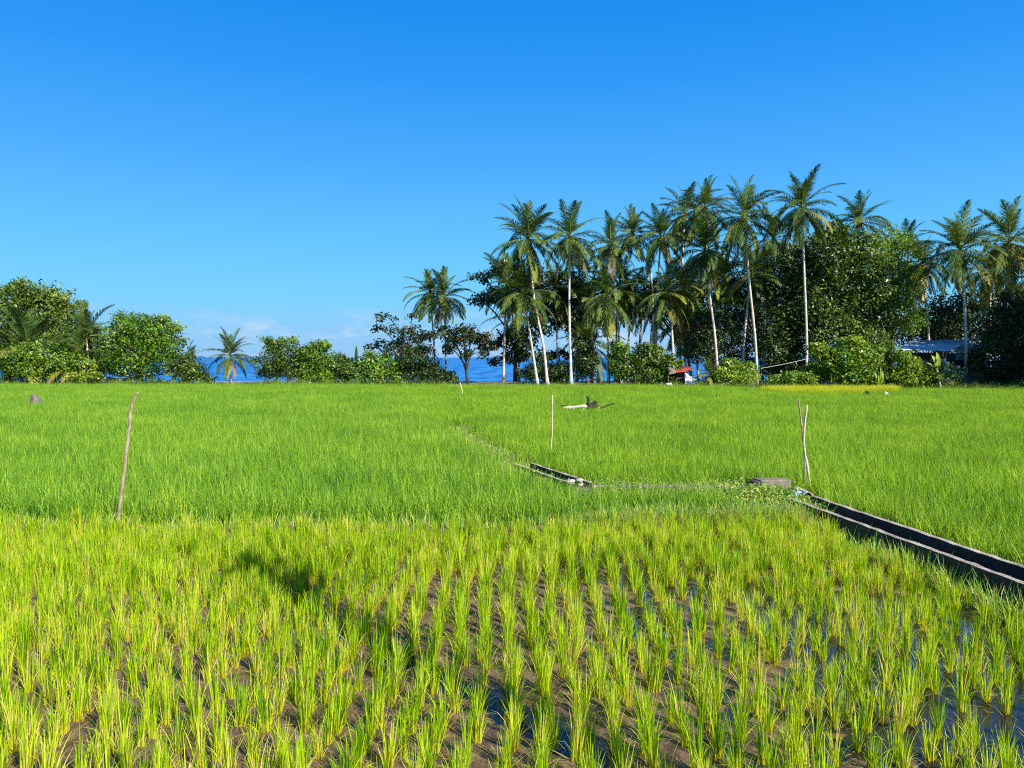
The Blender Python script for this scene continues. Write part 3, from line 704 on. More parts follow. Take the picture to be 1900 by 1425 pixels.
# ================================================================ BROADLEAF TREES AND SHRUBS
def tree(name, label, cat, base, d, blobs, n, size, mat, group=None, tr=.16, bark='bark', aspect=.5, flat=False, seed=None, shell=(.4, 1.05), depth=1.0, clump=.16, limbs=True, droop=.25):
    bx = P(base, 700, d).x; B = Vector((bx, d, gz(bx, d) - .06)); root = thing(name, B, label, cat, group)
    sd = seed if seed is not None else int(base * 13 + d); g = random.Random(sd); px = d / F
    loc = []
    ext = list(blobs)
    if not flat:
        for (x, y, rx, ry) in blobs:
            for _ in range(2):
                a = g.uniform(-.3, PI + .3); q = g.uniform(.22, .42)
                ext.append((x + math.cos(a) * rx * 1.0, y - math.sin(a) * ry * 1.0, rx * q, ry * q))
    for (x, y, rx, ry) in ext:
        dd = g.uniform(-.5, .5) * rx * px * depth
        c = P(x, y, d + dd) - B; c.y = dd
        loc.append((tuple(c), (rx * px, (max(rx, ry) if flat else .5 * (rx + ry)) * px * depth, ry * px)))
    cm = crownmesh('crown', loc, n, size, M[mat], sd, aspect, droop, shell, clump)
    mb = MB()
    top = max(c[2] for c, r in loc); cx = sum(c[0] for c, r in loc) / len(loc)
    h = max(.4, .55 * (min(c[2] for c, r in loc) + top) / 2)
    tp = spline([(0, 0, 0), (cx * .15 + g.uniform(-.1, .1), 0, h * .5), (cx * .4, g.uniform(-.2, .2), h)], 8)
    mb.tube(tp, [tr * (1.25 - .5 * i / len(tp)) for i in range(len(tp))], 8)
    if limbs:
        for c, r in loc:
            k = g.randint(len(tp) // 2, len(tp) - 1); a = tp[k]; c = Vector(c); m_ = a.lerp(c, .5) + Vector((g.uniform(-.2, .2), g.uniform(-.2, .2), .15 * (c - a).length))
            q = spline([a, m_, c, c + Vector((r[0] * .6 * (1 if c.x > cx else -1), 0, r[2] * .2))], 9)
            mb.tube(q, [tr * .55 * (1 - .85 * i / len(q)) + .008 for i in range(len(q))], 6)
            for w in range(3 if flat else 2):
                e = c + Vector((g.uniform(-1, 1) * r[0], g.uniform(-1, 1) * r[1], g.uniform(-.3, .9) * r[2])); s0 = q[len(q) // 2]
                mb.tube(spline([s0, s0.lerp(e, .5) + Vector((0, 0, .1)), e], 5), [tr * .22, tr * .18, tr * .14, tr * .1, tr * .06, .006][:len(spline([s0, s0, e], 5))], 5)
    mb.obj('trunk', M[bark], root, smooth=True)
    link('crown', cm, root)
    return root
TG = 'broadleaf trees on the left shore'
tree('broadleaf_tree', 'big dark green spreading tree at the left edge, the tallest on that side', 'tree', 62, 80,
     [(18, 566, 46, 36), (62, 548, 44, 26), (70, 580, 50, 36), (112, 578, 36, 28), (0, 610, 46, 40), (132, 600, 26, 30), (70, 625, 60, 36), (20, 540, 24, 14), (95, 556, 22, 14), (125, 640, 30, 30)],
     17000, .34, 'leaf_mid', TG, .4, droop=.1)
tree('broadleaf_tree', 'round bright green tree left of the dark bush with the sunken palm', 'tree', 262, 71,
     [(235, 622, 40, 32), (285, 622, 44, 30), (215, 652, 36, 30), (310, 640, 26, 32), (258, 660, 56, 30), (206, 680, 26, 16), (250, 604, 30, 18), (290, 605, 28, 18), (318, 662, 22, 18), (262, 692, 34, 16)],
     16000, .27, 'leaf_bright', TG, .22)
tree('bush', 'sprawling yellow-green bush in the bottom left corner of the shore, below the upright palm', 'bush', 60, 68.2,
     [(25, 662, 44, 24), (80, 655, 44, 24), (14, 690, 36, 18), (60, 688, 36, 18), (120, 668, 26, 22), (98, 696, 20, 12)], 9000, .25, 'leaf_bright', 'bushes along the far field edge', .12)
tree('bush', 'loose light bush between the low brown-fronded palm and the fallen branches at left', 'bush', 148, 68,
     [(140, 692, 24, 16), (165, 702, 22, 10), (150, 676, 20, 14)], 2600, .24, 'leaf_lime', 'bushes along the far field edge', .07)
tree('bush', 'dark bush under the small sunken palm, left of the lone short palm', 'bush', 345, 69.5,
     [(335, 690, 24, 20), (362, 694, 24, 15), (348, 676, 22, 14), (384, 703, 14, 8)], 4200, .25, 'leaf_mid', 'bushes along the far field edge', .1)
tree('bush', 'rounded dark shrub with pale stems, right of the lone short palm', 'bush', 534, 70,
     [(503, 672, 26, 22), (538, 664, 32, 24), (560, 682, 22, 22), (500, 692, 22, 12), (530, 690, 26, 12)], 6500, .25, 'leaf_mid', 'bushes along the far field edge', .1, 'pale_bark')
tree('sapling', 'thin flat-topped sapling sticking out above the rounded dark shrub with pale stems', 'tree', 512, 71,
     [(494, 631, 18, 4), (530, 634, 26, 4), (510, 644, 16, 4), (548, 630, 10, 3)], 700, .3, 'leaf_mid', None, .06, flat=True)
tree('bush', 'tallest bright bush of the shore row, right of the rounded dark shrub', 'bush', 592, 70.3,
     [(586, 662, 28, 26), (612, 680, 26, 22), (572, 690, 22, 20), (600, 696, 30, 14), (590, 645, 14, 10)], 6500, .26, 'leaf_bright', 'bushes along the far field edge', .1)
tree('bush', 'lower green bush right of the tallest bright bush, beside the dark spear shoot', 'bush', 640, 70,
     [(632, 682, 22, 20), (652, 692, 20, 16), (640, 700, 26, 10)], 3600, .25, 'leaf_mid', 'bushes along the far field edge', .09, 'pale_bark')
tree('bush', 'yellowish green bush in the middle of the shore row, right of the dark spear shoot', 'bush', 697, 70,
     [(676, 684, 22, 19), (702, 678, 28, 20), (728, 684, 22, 20), (690, 698, 30, 12), (725, 700, 22, 11)], 6500, .26, 'leaf_bright', 'bushes along the far field edge', .1, 'pale_bark')
tree('bush', 'dark spiky bush at the right end of the shore row below the twin palms', 'bush', 782, 70,
     [(765, 672, 24, 28), (788, 676, 24, 26), (750, 692, 20, 18), (790, 697, 32, 14), (812, 692, 16, 16)], 7500, .24, 'leaf_dark', 'bushes along the far field edge', .1)
tree('bush', 'low black-green bush at the edge of the sea gap, right of the spiky bush', 'bush', 826, 70.5,
     [(820, 700, 16, 10), (838, 702, 12, 9)], 1500, .22, 'leaf_dark', 'bushes along the far field edge', .06)
AG = 'sea almond trees with layered branches'
tree('almond_tree', 'dark sea almond with tiered branches reaching left over the shore row', 'tree', 768, 73,
     [(722, 590, 22, 7), (745, 612, 34, 10), (706, 608, 16, 5), (764, 588, 14, 6), (690, 640, 18, 5), (728, 636, 34, 10), (770, 626, 30, 12), (752, 650, 40, 12), (800, 622, 20, 7), (730, 660, 24, 8)],
     1900, .34, 'leaf_almond', AG, .11, 'dark_plank', aspect=.55, flat=True, clump=.08, droop=.1)
tree('almond_tree', 'slim sea almond with a dark leaning trunk before the open sea', 'tree', 869, 69.5,
     [(828, 624, 26, 8), (856, 612, 26, 8), (884, 622, 30, 10), (904, 640, 18, 8), (838, 648, 20, 7), (878, 656, 22, 6), (862, 632, 40, 9), (820, 610, 14, 5)],
     1800, .33, 'leaf_almond', AG, .12, 'dark_plank', aspect=.55, flat=True, clump=.08, droop=.1)
tree('almond_tree', 'big black-green sea almond behind the leaning palms, its tiers reaching left into the sky', 'tree', 956, 78,
     [(898, 512, 26, 9), (930, 496, 30, 12), (960, 512, 36, 20), (888, 556, 20, 9), (916, 548, 32, 14), (955, 552, 40, 24), (1000, 520, 34, 22), (1020, 560, 34, 30), (905, 640, 26, 9), (945, 628, 40, 14), (930, 668, 28, 8), (968, 650, 34, 18), (1000, 600, 34, 26), (1050, 530, 30, 26), (1060, 590, 30, 26)],
     10500, .36, 'leaf_almond', AG, .18, 'dark_plank', aspect=.55, flat=True, clump=.09, droop=.1)
tree('almond_tree', 'low flat-topped sea almond seen between the white trunks, against the sea', 'tree', 1031, 79,
     [(1016, 660, 18, 5), (1040, 657, 24, 6), (1056, 664, 14, 4)], 900, .32, 'leaf_almond', AG, .13, 'dark_plank', aspect=.55, flat=True, clump=.08, droop=.1)
# right side
RG = 'broadleaf trees of the right wood'
tree('broadleaf_tree', 'small round dark tree behind the slanting trunk over the hut', 'tree', 1326, 73,
     [(1306, 622, 30, 28), (1346, 626, 30, 30), (1325, 604, 28, 22), (1322, 655, 46, 26), (1290, 650, 22, 22), (1366, 655, 22, 22)], 9000, .24, 'leaf_dark', RG, .2)
tree('broadleaf_tree', 'black-green tree at the left flank of the big dense tree, above the slung rope', 'tree', 1462, 70,
     [(1470, 500, 34, 38), (1450, 550, 36, 44), (1490, 560, 40, 50), (1440, 606, 32, 36), (1480, 620, 44, 40), (1432, 650, 22, 30), (1475, 670, 40, 24), (1500, 470, 24, 30), (1460, 690, 40, 18)], 26000, .29, 'leaf_dark', RG, .3)
tree('broadleaf_tree', 'big dense dark green tree, the broadest crown in the right wood', 'tree', 1566, 68,
     [(1540, 470, 34, 36), (1580, 452, 34, 28), (1560, 520, 56, 44), (1612, 500, 40, 44), (1530, 570, 50, 46), (1592, 570, 50, 46), (1560, 620, 52, 36), (1625, 560, 34, 46), (1520, 520, 30, 34), (1610, 630, 40, 32), (1550, 430, 22, 14)], 28000, .33, 'leaf_mid', RG, .36)
tree('broadleaf_tree', 'feathery lighter tree joined to the right flank of the big dense tree', 'tree', 1652, 69.5,
     [(1650, 450, 34, 30), (1632, 480, 30, 30), (1672, 480, 30, 32), (1660, 530, 36, 44), (1684, 540, 22, 40), (1650, 590, 38, 38), (1690, 600, 24, 26)], 15000, .21, 'leaf_bright', RG, .24, droop=.45)
tree('broadleaf_tree', 'black shaded tree in the bottom right corner of the wood, beside the right edge', 'tree', 1880, 63.5,
     [(1884, 575, 36, 32), (1850, 610, 34, 34), (1892, 630, 40, 40), (1846, 655, 34, 36), (1890, 690, 42, 30), (1830, 690, 28, 26), (1930, 600, 40, 60), (1930, 680, 40, 40), (1858, 702, 44, 14)], 24000, .27, 'leaf_dark', RG, .3)
tree('broadleaf_tree', 'dark tree whose crown fills the gap behind the grey roofed house', 'tree', 1740, 75,
     [(1700, 620, 36, 34), (1740, 610, 40, 36), (1780, 620, 36, 40), (1820, 610, 36, 44), (1720, 580, 34, 30), (1770, 570, 30, 30), (1815, 560, 28, 30)], 13000, .28, 'leaf_dark', RG, .25)
tree('shrub', 'broad leafy shrub between the thin straight trunk and the red roofed hut', 'bush', 1204, 67.5,
     [(1196, 662, 30, 22), (1222, 678, 30, 24), (1170, 682, 26, 24), (1242, 676, 18, 16), (1205, 695, 44, 16), (1206, 650, 16, 10)], 9500, .27, 'leaf_mid', 'bushes along the far field edge', .1)
tree('shrub', 'upright yellow-green shrub touching the thin straight white trunk', 'bush', 1149, 67.8,
     [(1146, 650, 14, 20), (1148, 672, 18, 20), (1150, 692, 16, 14)], 3600, .25, 'leaf_bright', 'bushes along the far field edge', .07)
tree('shrub', 'narrow dark shrub climbing a trunk above the pale bench', 'bush', 1087, 69.5,
     [(1086, 645, 13, 20), (1090, 670, 16, 20), (1084, 692, 14, 12)], 3200, .24, 'leaf_dark', 'bushes along the far field edge', .07)
tree('shrub', 'dark bush filling the gap between the leaning trunks and the straight white trunk', 'bush', 1036, 70,
     [(1024, 692, 18, 16), (1045, 690, 18, 16), (1036, 702, 24, 10)], 3600, .24, 'leaf_dark', 'bushes along the far field edge', .07)
tree('shrub', 'dark low bush right behind the bases of the two leaning palms', 'bush', 985, 71,
     [(978, 694, 16, 14), (994, 690, 14, 18), (1004, 676, 10, 20)], 2600, .24, 'leaf_dark', 'bushes along the far field edge', .07)
tree('shrub', 'light green shrub just right of the white sheet', 'bush', 1345, 65.5,
     [(1340, 696, 22, 15), (1362, 688, 26, 18), (1386, 694, 22, 16), (1358, 704, 36, 10)], 6800, .24, 'leaf_bright', 'bushes along the far field edge', .08)
tree('shrub', 'leggy bright green shrub below the rope, in front of the black-green tree', 'bush', 1466, 60.8,
     [(1466, 700, 14, 12), (1446, 706, 18, 8), (1490, 704, 18, 10)], 2500, .22, 'leaf_bright', 'bushes along the far field edge', .06)
tree('shrub', 'tall bright big-leaved shrub in front of the broadest dark tree, right of the rope', 'bush', 1534, 61.5,
     [(1522, 650, 16, 14), (1540, 668, 18, 18), (1518, 690, 22, 16), (1545, 695, 20, 14)], 3600, .3, 'leaf_lime', 'bushes along the far field edge', .07, 'pale_bark', aspect=.6)
tree('shrub', 'wide layered green shrub in the middle of the right thicket', 'bush', 1590, 61,
     [(1580, 645, 22, 16), (1602, 655, 26, 18), (1572, 672, 28, 20), (1605, 684, 26, 20), (1585, 700, 34, 14)], 7500, .27, 'leaf_bright', 'bushes along the far field edge', .09, 'pale_bark')
tree('shrub', 'grey-green fine-leaved shrub left of the grey roof', 'bush', 1634, 62,
     [(1630, 638, 20, 18), (1648, 656, 20, 20), (1630, 672, 22, 18)], 4800, .19, 'leaf_mid', 'bushes along the far field edge', .08)
tree('shrub', 'brilliant yellow-green shrub under the left end of the grey roof', 'bush', 1690, 60,
     [(1676, 664, 12, 12), (1688, 682, 20, 16), (1700, 694, 24, 16), (1680, 702, 22, 12)], 5200, .25, 'leaf_lime', 'bushes along the far field edge', .07)
tree('shrub', 'dark leafy shrub left of the brilliant yellow-green one', 'bush', 1655, 60.3,
     [(1650, 692, 18, 14), (1640, 704, 22, 10), (1664, 704, 16, 10)], 3000, .26, 'leaf_mid', 'bushes along the far field edge', .06)
tree('shrub', 'shrub with white-edged leaves right of the banana plant', 'bush', 1758, 60,
     [(1756, 684, 13, 12), (1764, 696, 14, 12), (1750, 704, 16, 8)], 1900, .27, 'leaf_pale', 'bushes along the far field edge', .05)
tree('shrub', 'low bright shrub at the foot of the banana plant', 'bush', 1733, 59.6,
     [(1724, 700, 18, 10), (1744, 706, 20, 7)], 1900, .22, 'leaf_bright', 'bushes along the far field edge', .05)
tree('broadleaf_tree', 'dark tree deep in the grove just right of the straight upright white trunk', 'tree', 1098, 81,
     [(1060, 560, 30, 30), (1100, 585, 34, 34), (1080, 622, 22, 24), (1040, 590, 22, 22), (1115, 545, 26, 22)], 6000, .3, 'leaf_dark', RG, .14)
tree('broadleaf_tree', 'dark tree deep in the grove behind the low palm with one bright yellow hanging frond', 'tree', 1284, 81,
     [(1270, 570, 30, 34), (1292, 612, 24, 34), (1240, 560, 30, 24), (1280, 530, 30, 24), (1200, 552, 30, 20), (1160, 560, 26, 18)], 7500, .3, 'leaf_dark', RG, .14)
tree('broadleaf_tree', 'dark tree deep in the grove behind the long thin slanting trunk', 'tree', 1415, 80,
     [(1350, 560, 34, 30), (1412, 575, 30, 40), (1428, 640, 20, 40), (1366, 605, 24, 30), (1405, 520, 34, 30), (1345, 510, 26, 24)], 8500, .3, 'leaf_dark', RG, .14)
tree('broadleaf_tree', 'middling green tree closing the gap between the big dark tree and the round bright one', 'tree', 186, 76,
     [(170, 636, 34, 28), (150, 616, 28, 26), (190, 662, 30, 26), (128, 650, 30, 30), (200, 630, 22, 20), (160, 680, 40, 22)], 8000, .28, 'leaf_mid', TG, .14)
# slender columnar tree
tree('columnar_tree', 'slender black columnar tree between the trunks left of the dense wood', 'tree', 1389, 74,
     [(1389, 645, 7, 12), (1388, 664, 10, 13), (1389, 684, 12, 13), (1390, 700, 13, 9)], 1300, .22, 'leaf_dark', None, .06, limbs=False)
# small yellow palm by the white sheet
palm((1314, 696), 1315, 65.2, 'small yellow feathery palm right beside the white sheet', 1.8, 20, lo=-20, nuts=False, name='yellow_palm', r=.07, old=16, dead=0)

tree('broadleaf_tree', 'unseen leafy tree added beyond the right edge to shade the wood', 'tree', 2230, 52.8,
     [(2200, 430, 110, 90), (2290, 400, 120, 100), (2140, 440, 70, 70), (2370, 460, 100, 90), (2230, 500, 130, 60), (2160, 370, 70, 60)], 11000, .6, 'leaf_dark', RG, .4)  # added out of view so its shadow darkens the wood's right corner
# banana plant
d = 59.2; B = Vector((P(1746, 700, d).x, d, gz(P(1746, 700, d).x, d))); root = thing('banana_plant', B, 'banana plant with three big upright paddle leaves before the grey roofed house', 'plant')
mb = MB(); stem = spline([(0, 0, 0), (-.12, 0, .7), (-.30, 0, 1.55)], 8); mb.tube(stem, [.11, .10, .095, .09, .085, .08, .075, .07, .065][:len(stem)], 8); mb.obj('stem', M['pale_bark'], root, smooth=True)
def paddle(p0, p1, up, w, name='leaf'):
    m_ = 12; V = []; Q = []; p0 = Vector(p0); p1 = Vector(p1); ax = p1 - p0; sd = ax.cross(Vector(up)).normalized(); nn = sd.cross(ax).normalized()
    for i in range(m_ + 1):
        t = i / m_; c = p0 + ax * t + nn * .12 * math.sin(PI * t); ww = w * math.sin(PI * min(1, .08 + .95 * t)) ** .5 * (1 if t > .14 else .15)
        for k in (-1, -.5, 0, .5, 1): V.append(c + sd * ww * k + nn * .35 * ww * abs(k) * (1 + .2 * math.sin(i * 5 + k * 3)))
    for i in range(m_):
        for k in range(4): Q.append((i * 5 + k, i * 5 + k + 1, i * 5 + 6 + k, i * 5 + 5 + k))
    link(name, npmesh(name, V, Q, M['leaf_bright'], tint=[.6 + .3 * R.random() for _ in V], smooth=True), root)
paddle((-.3, 0, 1.5), (-.32, .1, 3.0), (0, -1, .1), .2); paddle((-.3, 0, 1.5), (-.75, .05, 2.75), (.3, -1, .2), .2); paddle((-.3, 0, 1.45), (-1.25, -.1, 2.15), (0, -.6, 1), .17)
d = 59.4; bx = P(1632, 700, d).x; root = thing('ginger_plant', (bx, d, gz(bx, d)), 'upright yellow-green plant with narrow leaves left of the brilliant yellow-green shrub', 'plant')
mb = MB(); mb.tube([(0, 0, 0), (.02, 0, .5), (.0, 0, 1.0)], [.05, .045, .03], 6); mb.obj('stem', M['leaf_lime'], root)
for a_, h_, x_ in ((.0, 2.05, .05), (.9, 1.7, .3), (2.2, 1.6, -.32), (3.8, 1.35, -.15), (5.2, 1.4, .25)): paddle((0, 0, .45), (x_, .12 * math.sin(a_), h_), (.2 * math.cos(a_), -1, .1), .085)
d = 58.6; bx = P(1662, 700, d).x; root = thing('pandan_plant', (bx, d, gz(bx, d)), 'spiky rosette plant with arching blades at the edge before the yellow-green shrub', 'plant')
for i in range(13):
    a_ = i * 2.4; l_ = R.uniform(.7, 1.1); paddle((.05 * math.cos(a_), .05 * math.sin(a_), .0), (l_ * .65 * math.cos(a_), l_ * .65 * math.sin(a_), l_ * R.uniform(.6, .95)), (0, 0, 1), .045)
# dark spear shoot in the shore row
d = 69.8; bx = P(660, 700, d).x; B = Vector((bx, d, gz(bx, d))); root = thing('palm_shoot', B, 'dark vertical spear of a palm shoot standing out of the shore row', 'plant')
mb = MB(); mb.tube(spline([(0, 0, 0), (.05, 0, 1.6)], 6), [.09, .09, .08, .08, .07, .06, .06], 7); mb.obj('stem', M['bark'], root, smooth=True)
mb = MB()
for i in range(7): a = i * .9; mb.tube(spline([(.05, 0, 1.5), (.05 + .10 * math.cos(a), .10 * math.sin(a), 2.6), (.09 + .05 * math.cos(a), .05 * math.sin(a), 3.55)], 8), [.05, .06, .06, .055, .05, .045, .035, .02, .006], 5)
mb.obj('spear', M['leaf_dark'], root)

# ================================================================ BUILT THINGS
# ---- near irrigation channel
def channel(label, p0, p1, w, zt, zb, n, wt=.085, wob=.012):
    p0 = Vector((*p0, 0)); p1 = Vector((*p1, 0)); ax = (p1 - p0).normalized(); sd = Vector((ax.y, -ax.x, 0))
    root = thing('irrigation_channel', p0, label, 'channel', 'open concrete irrigation channels')
    g = random.Random(int(p0.y * 10))
    for s_ in (-1, 1):
        mb = MB(); L = (p1 - p0).length; m_ = n * 6; prof = []
        for i in range(m_ + 1):
            c = ax * (L * i / m_) + sd * (s_ * w / 2 + .006 * math.sin(i * .37 + s_)); j1, j2, j3 = g.uniform(-wob, wob), g.uniform(-wob, wob), g.uniform(-wob, wob)
            prof.append([c + sd * (-wt / 2 + j1) + Vector((0, 0, zt + j3)), c + sd * (wt / 2 + j2) + Vector((0, 0, zt + j3 * .6)), c + sd * (wt / 2 + .01) + Vector((0, 0, zb)), c + sd * (-wt / 2 - .01) + Vector((0, 0, zb))])
        V = [v for q in prof for v in q]; Q = []
        for i in range(m_):
            for k in range(4): Q.append((i * 4 + k, i * 4 + (k + 1) % 4, i * 4 + 4 + (k + 1) % 4, i * 4 + 4 + k))
        Q += [(3, 2, 1, 0), (m_ * 4, m_ * 4 + 1, m_ * 4 + 2, m_ * 4 + 3)]
        mb.add(V, Q); o = mb.obj('side_wall', M['concrete'], root, bevel=.008); o.data.materials.append(M['shaded_concrete'])
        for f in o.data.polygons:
            if abs(f.normal.z) < .6 and len(f.vertices) == 4 and f.center.z < zt - .03: f.material_index = 1  # sides below the rim get the dark colour, painting in their shade
    mb = MB(); L = (p1 - p0).length
    c = ax * (L / 2); a = math.atan2(ax.y, ax.x)
    mb.box((c.x, c.y, zb + .03), (L, w - wt - .03, .05), a); mb.obj('channel_bed', M['shaded_concrete'], root)  # bed coloured dark for the shadow of the wall
    return root
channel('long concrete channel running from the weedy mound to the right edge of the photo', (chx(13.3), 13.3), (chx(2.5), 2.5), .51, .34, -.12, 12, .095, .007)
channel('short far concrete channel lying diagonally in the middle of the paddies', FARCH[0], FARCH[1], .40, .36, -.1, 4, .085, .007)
# narrow ledge linking the two
mb = MB(); mb.box((3.1, 14.72, .06), (3.2, .12, .46), -.02, jit=.012); o = mb.obj('concrete_ledge', M['concrete_dark'], bevel=.012); tag(o, 'thin low concrete ledge half hidden in rice between the block and the far channel', 'ledge')
# block with gate opening
root = thing('sluice_block', (5.02, 14.55, -.03), 'squat concrete block with a dark sluice end beside the weedy mound', 'concrete block')
mb = MB(); mb.box((.02, 0, .20), (.62, .36, .56), .10, jit=.012); mb.obj('body', M['concrete_dark'], root, bevel=.02)
mb = MB(); mb.box((-.36, -.03, .16), (.10, .34, .60), .10, jit=.01); mb.obj('gate', M['shaded_concrete'], root, bevel=.012)  # dark colour carries the shade on the block's left end
mb = MB(); mb.box((-.50, -.02, .02), (.14, .46, .26), .10, taper=.7, jit=.012); mb.obj('footing', M['shaded_concrete'], root, bevel=.012)
# pipe
def ring(mb, pts, ro, ri, n=18):
    a, b = map(Vector, pts); T = (b - a).normalized(); U = T.cross(Vector((0, 0, 1))).normalized(); W = T.cross(U); V = []
    for c, r in ((a, ro), (b, ro), (b, ri), (a, ri)):
        for k in range(n): V.append(c + (U * math.cos(2 * PI * k / n) + W * math.sin(2 * PI * k / n)) * r)
    Q = []
    for q in range(4):
        for k in range(n): Q.append((q * n + k, q * n + (k + 1) % n, ((q + 1) % 4) * n + (k + 1) % n, ((q + 1) % 4) * n + k))
    mb.add(V, Q)
mb = MB(); ring(mb, ((5.30, 13.42, .30), (5.42, 14.3, .24)), .10, .078); o = mb.obj('pipe', M['pale_stone'], smooth=False); tag(o, 'pale round pipe mouth poking out of the weedy mound at the channel head', 'pipe')
# plastic sheet scraps
def crumple(name, c, r, mat, label, cat, seed, amp=.55, group=None):
    mb = MB(); mb.blob((0, 0, 0), r, seed, 16, 10, amp); o = mb.obj(name, M[mat], None, c)
    g = random.Random(seed)
    for v in o.data.vertices: v.co += Vector((g.uniform(-.12, .12) * r[0], g.uniform(-.12, .12) * r[1], g.uniform(-.18, .18) * r[2]))
    tag(o, label, cat, group); return o
crumple('plastic_bag', (5.13, 13.5, .25), (.13, .11, .12), 'bag_blue', 'crumpled pale blue plastic bag wrapped below the pipe mouth', 'bag', 2)
crumple('rag', (5.28, 12.98, .10), (.13, .08, .045), 'white', 'small white rag at the foot of the channel wall', 'rag', 3)

crumple('litter_scrap', (P(928, 833, 21.2).x, 21.2, .16), (.07, .05, .06), 'bag_blue', 'pale bluish scrap of litter on the dividing bund', 'litter', 5)
# stones at the end of the far channel
g = random.Random(4)
for i, (px_, py_, sz, lb) in enumerate(((1057, 894, .065, 'leftmost pale stone of the heap in the mouth of the far channel'), (1066, 896, .055, 'second pale stone from the left in the far channel heap'), (1074, 892, .06, 'topmost pale stone of the heap at the end of the far channel'), (1080, 899, .055, 'rightmost pale stone at the end of the far channel'))):
    y_ = 14.72 + (i % 2) * .12; q = P(px_, py_, y_); mb = MB(); mb.blob((0, 0, 0), (sz * 1.3, sz, sz * .75), 40 + i, 12, 8, .6); o = mb.obj('stone', M['pale_stone'], None, (q.x, y_, q.z), smooth=True); tag(o, lb, 'stone', 'pale stones at the far channel')
    mb = MB()
# support of the stones: rubble fill
mb = MB()
for i in range(9): mb.blob((1.12 + g.uniform(0, .35), 14.74 + g.uniform(-.15, .2), .10 + g.uniform(0, .08)), (.12, .11, .12), 60 + i, 9, 6, .3)
tag(mb.obj('rubble', M['stone'], smooth=True), 'grey rubble filling the end of the short far channel', 'rubble', kind='stuff')
# rock in the left paddy
d = 38.5; q = P(65, 752, d); mb = MB(); mb.blob((0, 0, .40), (.29, .26, .50), 12, 14, 10, .32); o = mb.obj('rock', M['stone'], None, (q.x, d, 0)); tag(o, 'grey weathered rock standing out of the left paddy', 'rock')
# sticks
def stick(pts, d, r0, r1, mat, label, group='wooden stakes standing in the paddies', z0=-.1, y1=None, kn=0):
    Pp = [P(x, y, d) for x, y in pts]; B = Vector((Pp[0].x, d, 0)); loc = [p - B for p in Pp]; loc[0].z = z0
    g = random.Random(int(pts[0][0])); sp = spline(loc, 28); m_ = len(sp)
    sp = [p + Vector((g.uniform(-1, 1) * r0 * .25, g.uniform(-1, 1) * r0 * .25, 0)) for p in sp]
    mb = MB(); mb.tube(sp, [(r0 + (r1 - r0) * i / m_) * (1 + (.22 if kn and i % 5 == 0 else 0) + g.uniform(-.06, .06)) for i in range(m_)], 8)
    o = mb.obj('stake', M[mat], None, B, smooth=True); return tag(o, label, 'stake', group)
stick([(216, 982), (225, 918), (232, 860), (239, 800), (242, 765), (249, 742), (257, 728)], 12.1, .030, .022, 'stick', 'thick crooked wooden stake at the front edge of the left paddy', kn=1)
stick([(1021, 866), (1023, 830), (1025, 780), (1025, 733)], 19.6, .018, .015, 'pale_stick', 'thin straight pale stake near the short far channel')
stick([(1492, 912), (1493, 860), (1490, 810), (1486, 775), (1481, 741)], 15.3, .024, .016, 'stick', 'left one of the two crossed thin stakes, its top leaning left')
stick([(1506, 912), (1499, 872), (1492, 830), (1492, 800), (1495, 775), (1497, 752)], 15.1, .025, .018, 'pale_stick', 'right one of the two crossed thin stakes, its top leaning right')
stick([(859, 735), (857, 724), (853, 710)], 50, .045, .04, 'pale_stick', 'short white stake far off near the sea edge of the paddy')
# dead branch lying in the field
d = 35.5; B = Vector((P(1092, 757, d).x, d, 0)); root = thing('fallen_branch', B, 'pale fallen branch with charred stubs lying on the rice of the right paddy', 'dead branch')
def L_(px, py): q = P(px, py, d) - B; return Vector((q.x, 0, q.z))
mb = MB(); mb.tube(spline([L_(1042, 757), L_(1060, 756), L_(1082, 754), L_(1100, 756), L_(1112, 756)], 16), [.04] + [.075 + .02 * math.sin(i) for i in range(15)] + [.05], 8)
for a, b in (((1064, 756), (1066, 772)), ((1084, 755), (1080, 775)), ((1104, 756), (1107, 776))): mb.tube([L_(*a), L_(*b) * 1.0, Vector((L_(*b).x, .1, -.05))], [.06, .05, .05], 7)
mb.obj('log', M['driftwood'], root, smooth=True)
mb = MB(); mb.tube(spline([L_(1095, 757), L_(1092, 748), L_(1092, 742), L_(1090, 735)], 12), [.17, .15, .13, .12, .11, .085, .07, .065, .06, .06, .055, .05, .05][:13], 8); mb.obj('stub', M['charred'], root, smooth=True)
mb = MB(); mb.tube(spline([L_(1096, 755), L_(1102, 749), L_(1107, 745)], 8), [.16, .14, .12, .11, .10, .10, .09, .09, .08], 8); mb.blob(tuple(L_(1101, 754)), (.24, .2, .12), 3, 10, 7, .3); mb.obj('stub', M['charred'], root, smooth=True)
mb = MB(); mb.tube(spline([L_(1116, 757), L_(1128, 752), L_(1141, 748)], 8), [.03, .045, .045, .04, .04, .035, .03, .03, .02], 6); mb.tube([L_(1112, 757), L_(1117, 757), L_(1120, 775)], [.05, .04, .04], 6); mb.obj('twig', M['charred'], root, smooth=True)
mb = MB(); mb.tube(spline([L_(1044, 757), L_(1048, 754), L_(1042, 752)], 6), .045, 6); mb.tube(spline([L_(1046, 754), L_(1053, 754), L_(1058, 757)], 6), .05, 6); mb.obj('twig', M['charred'], root, smooth=True)

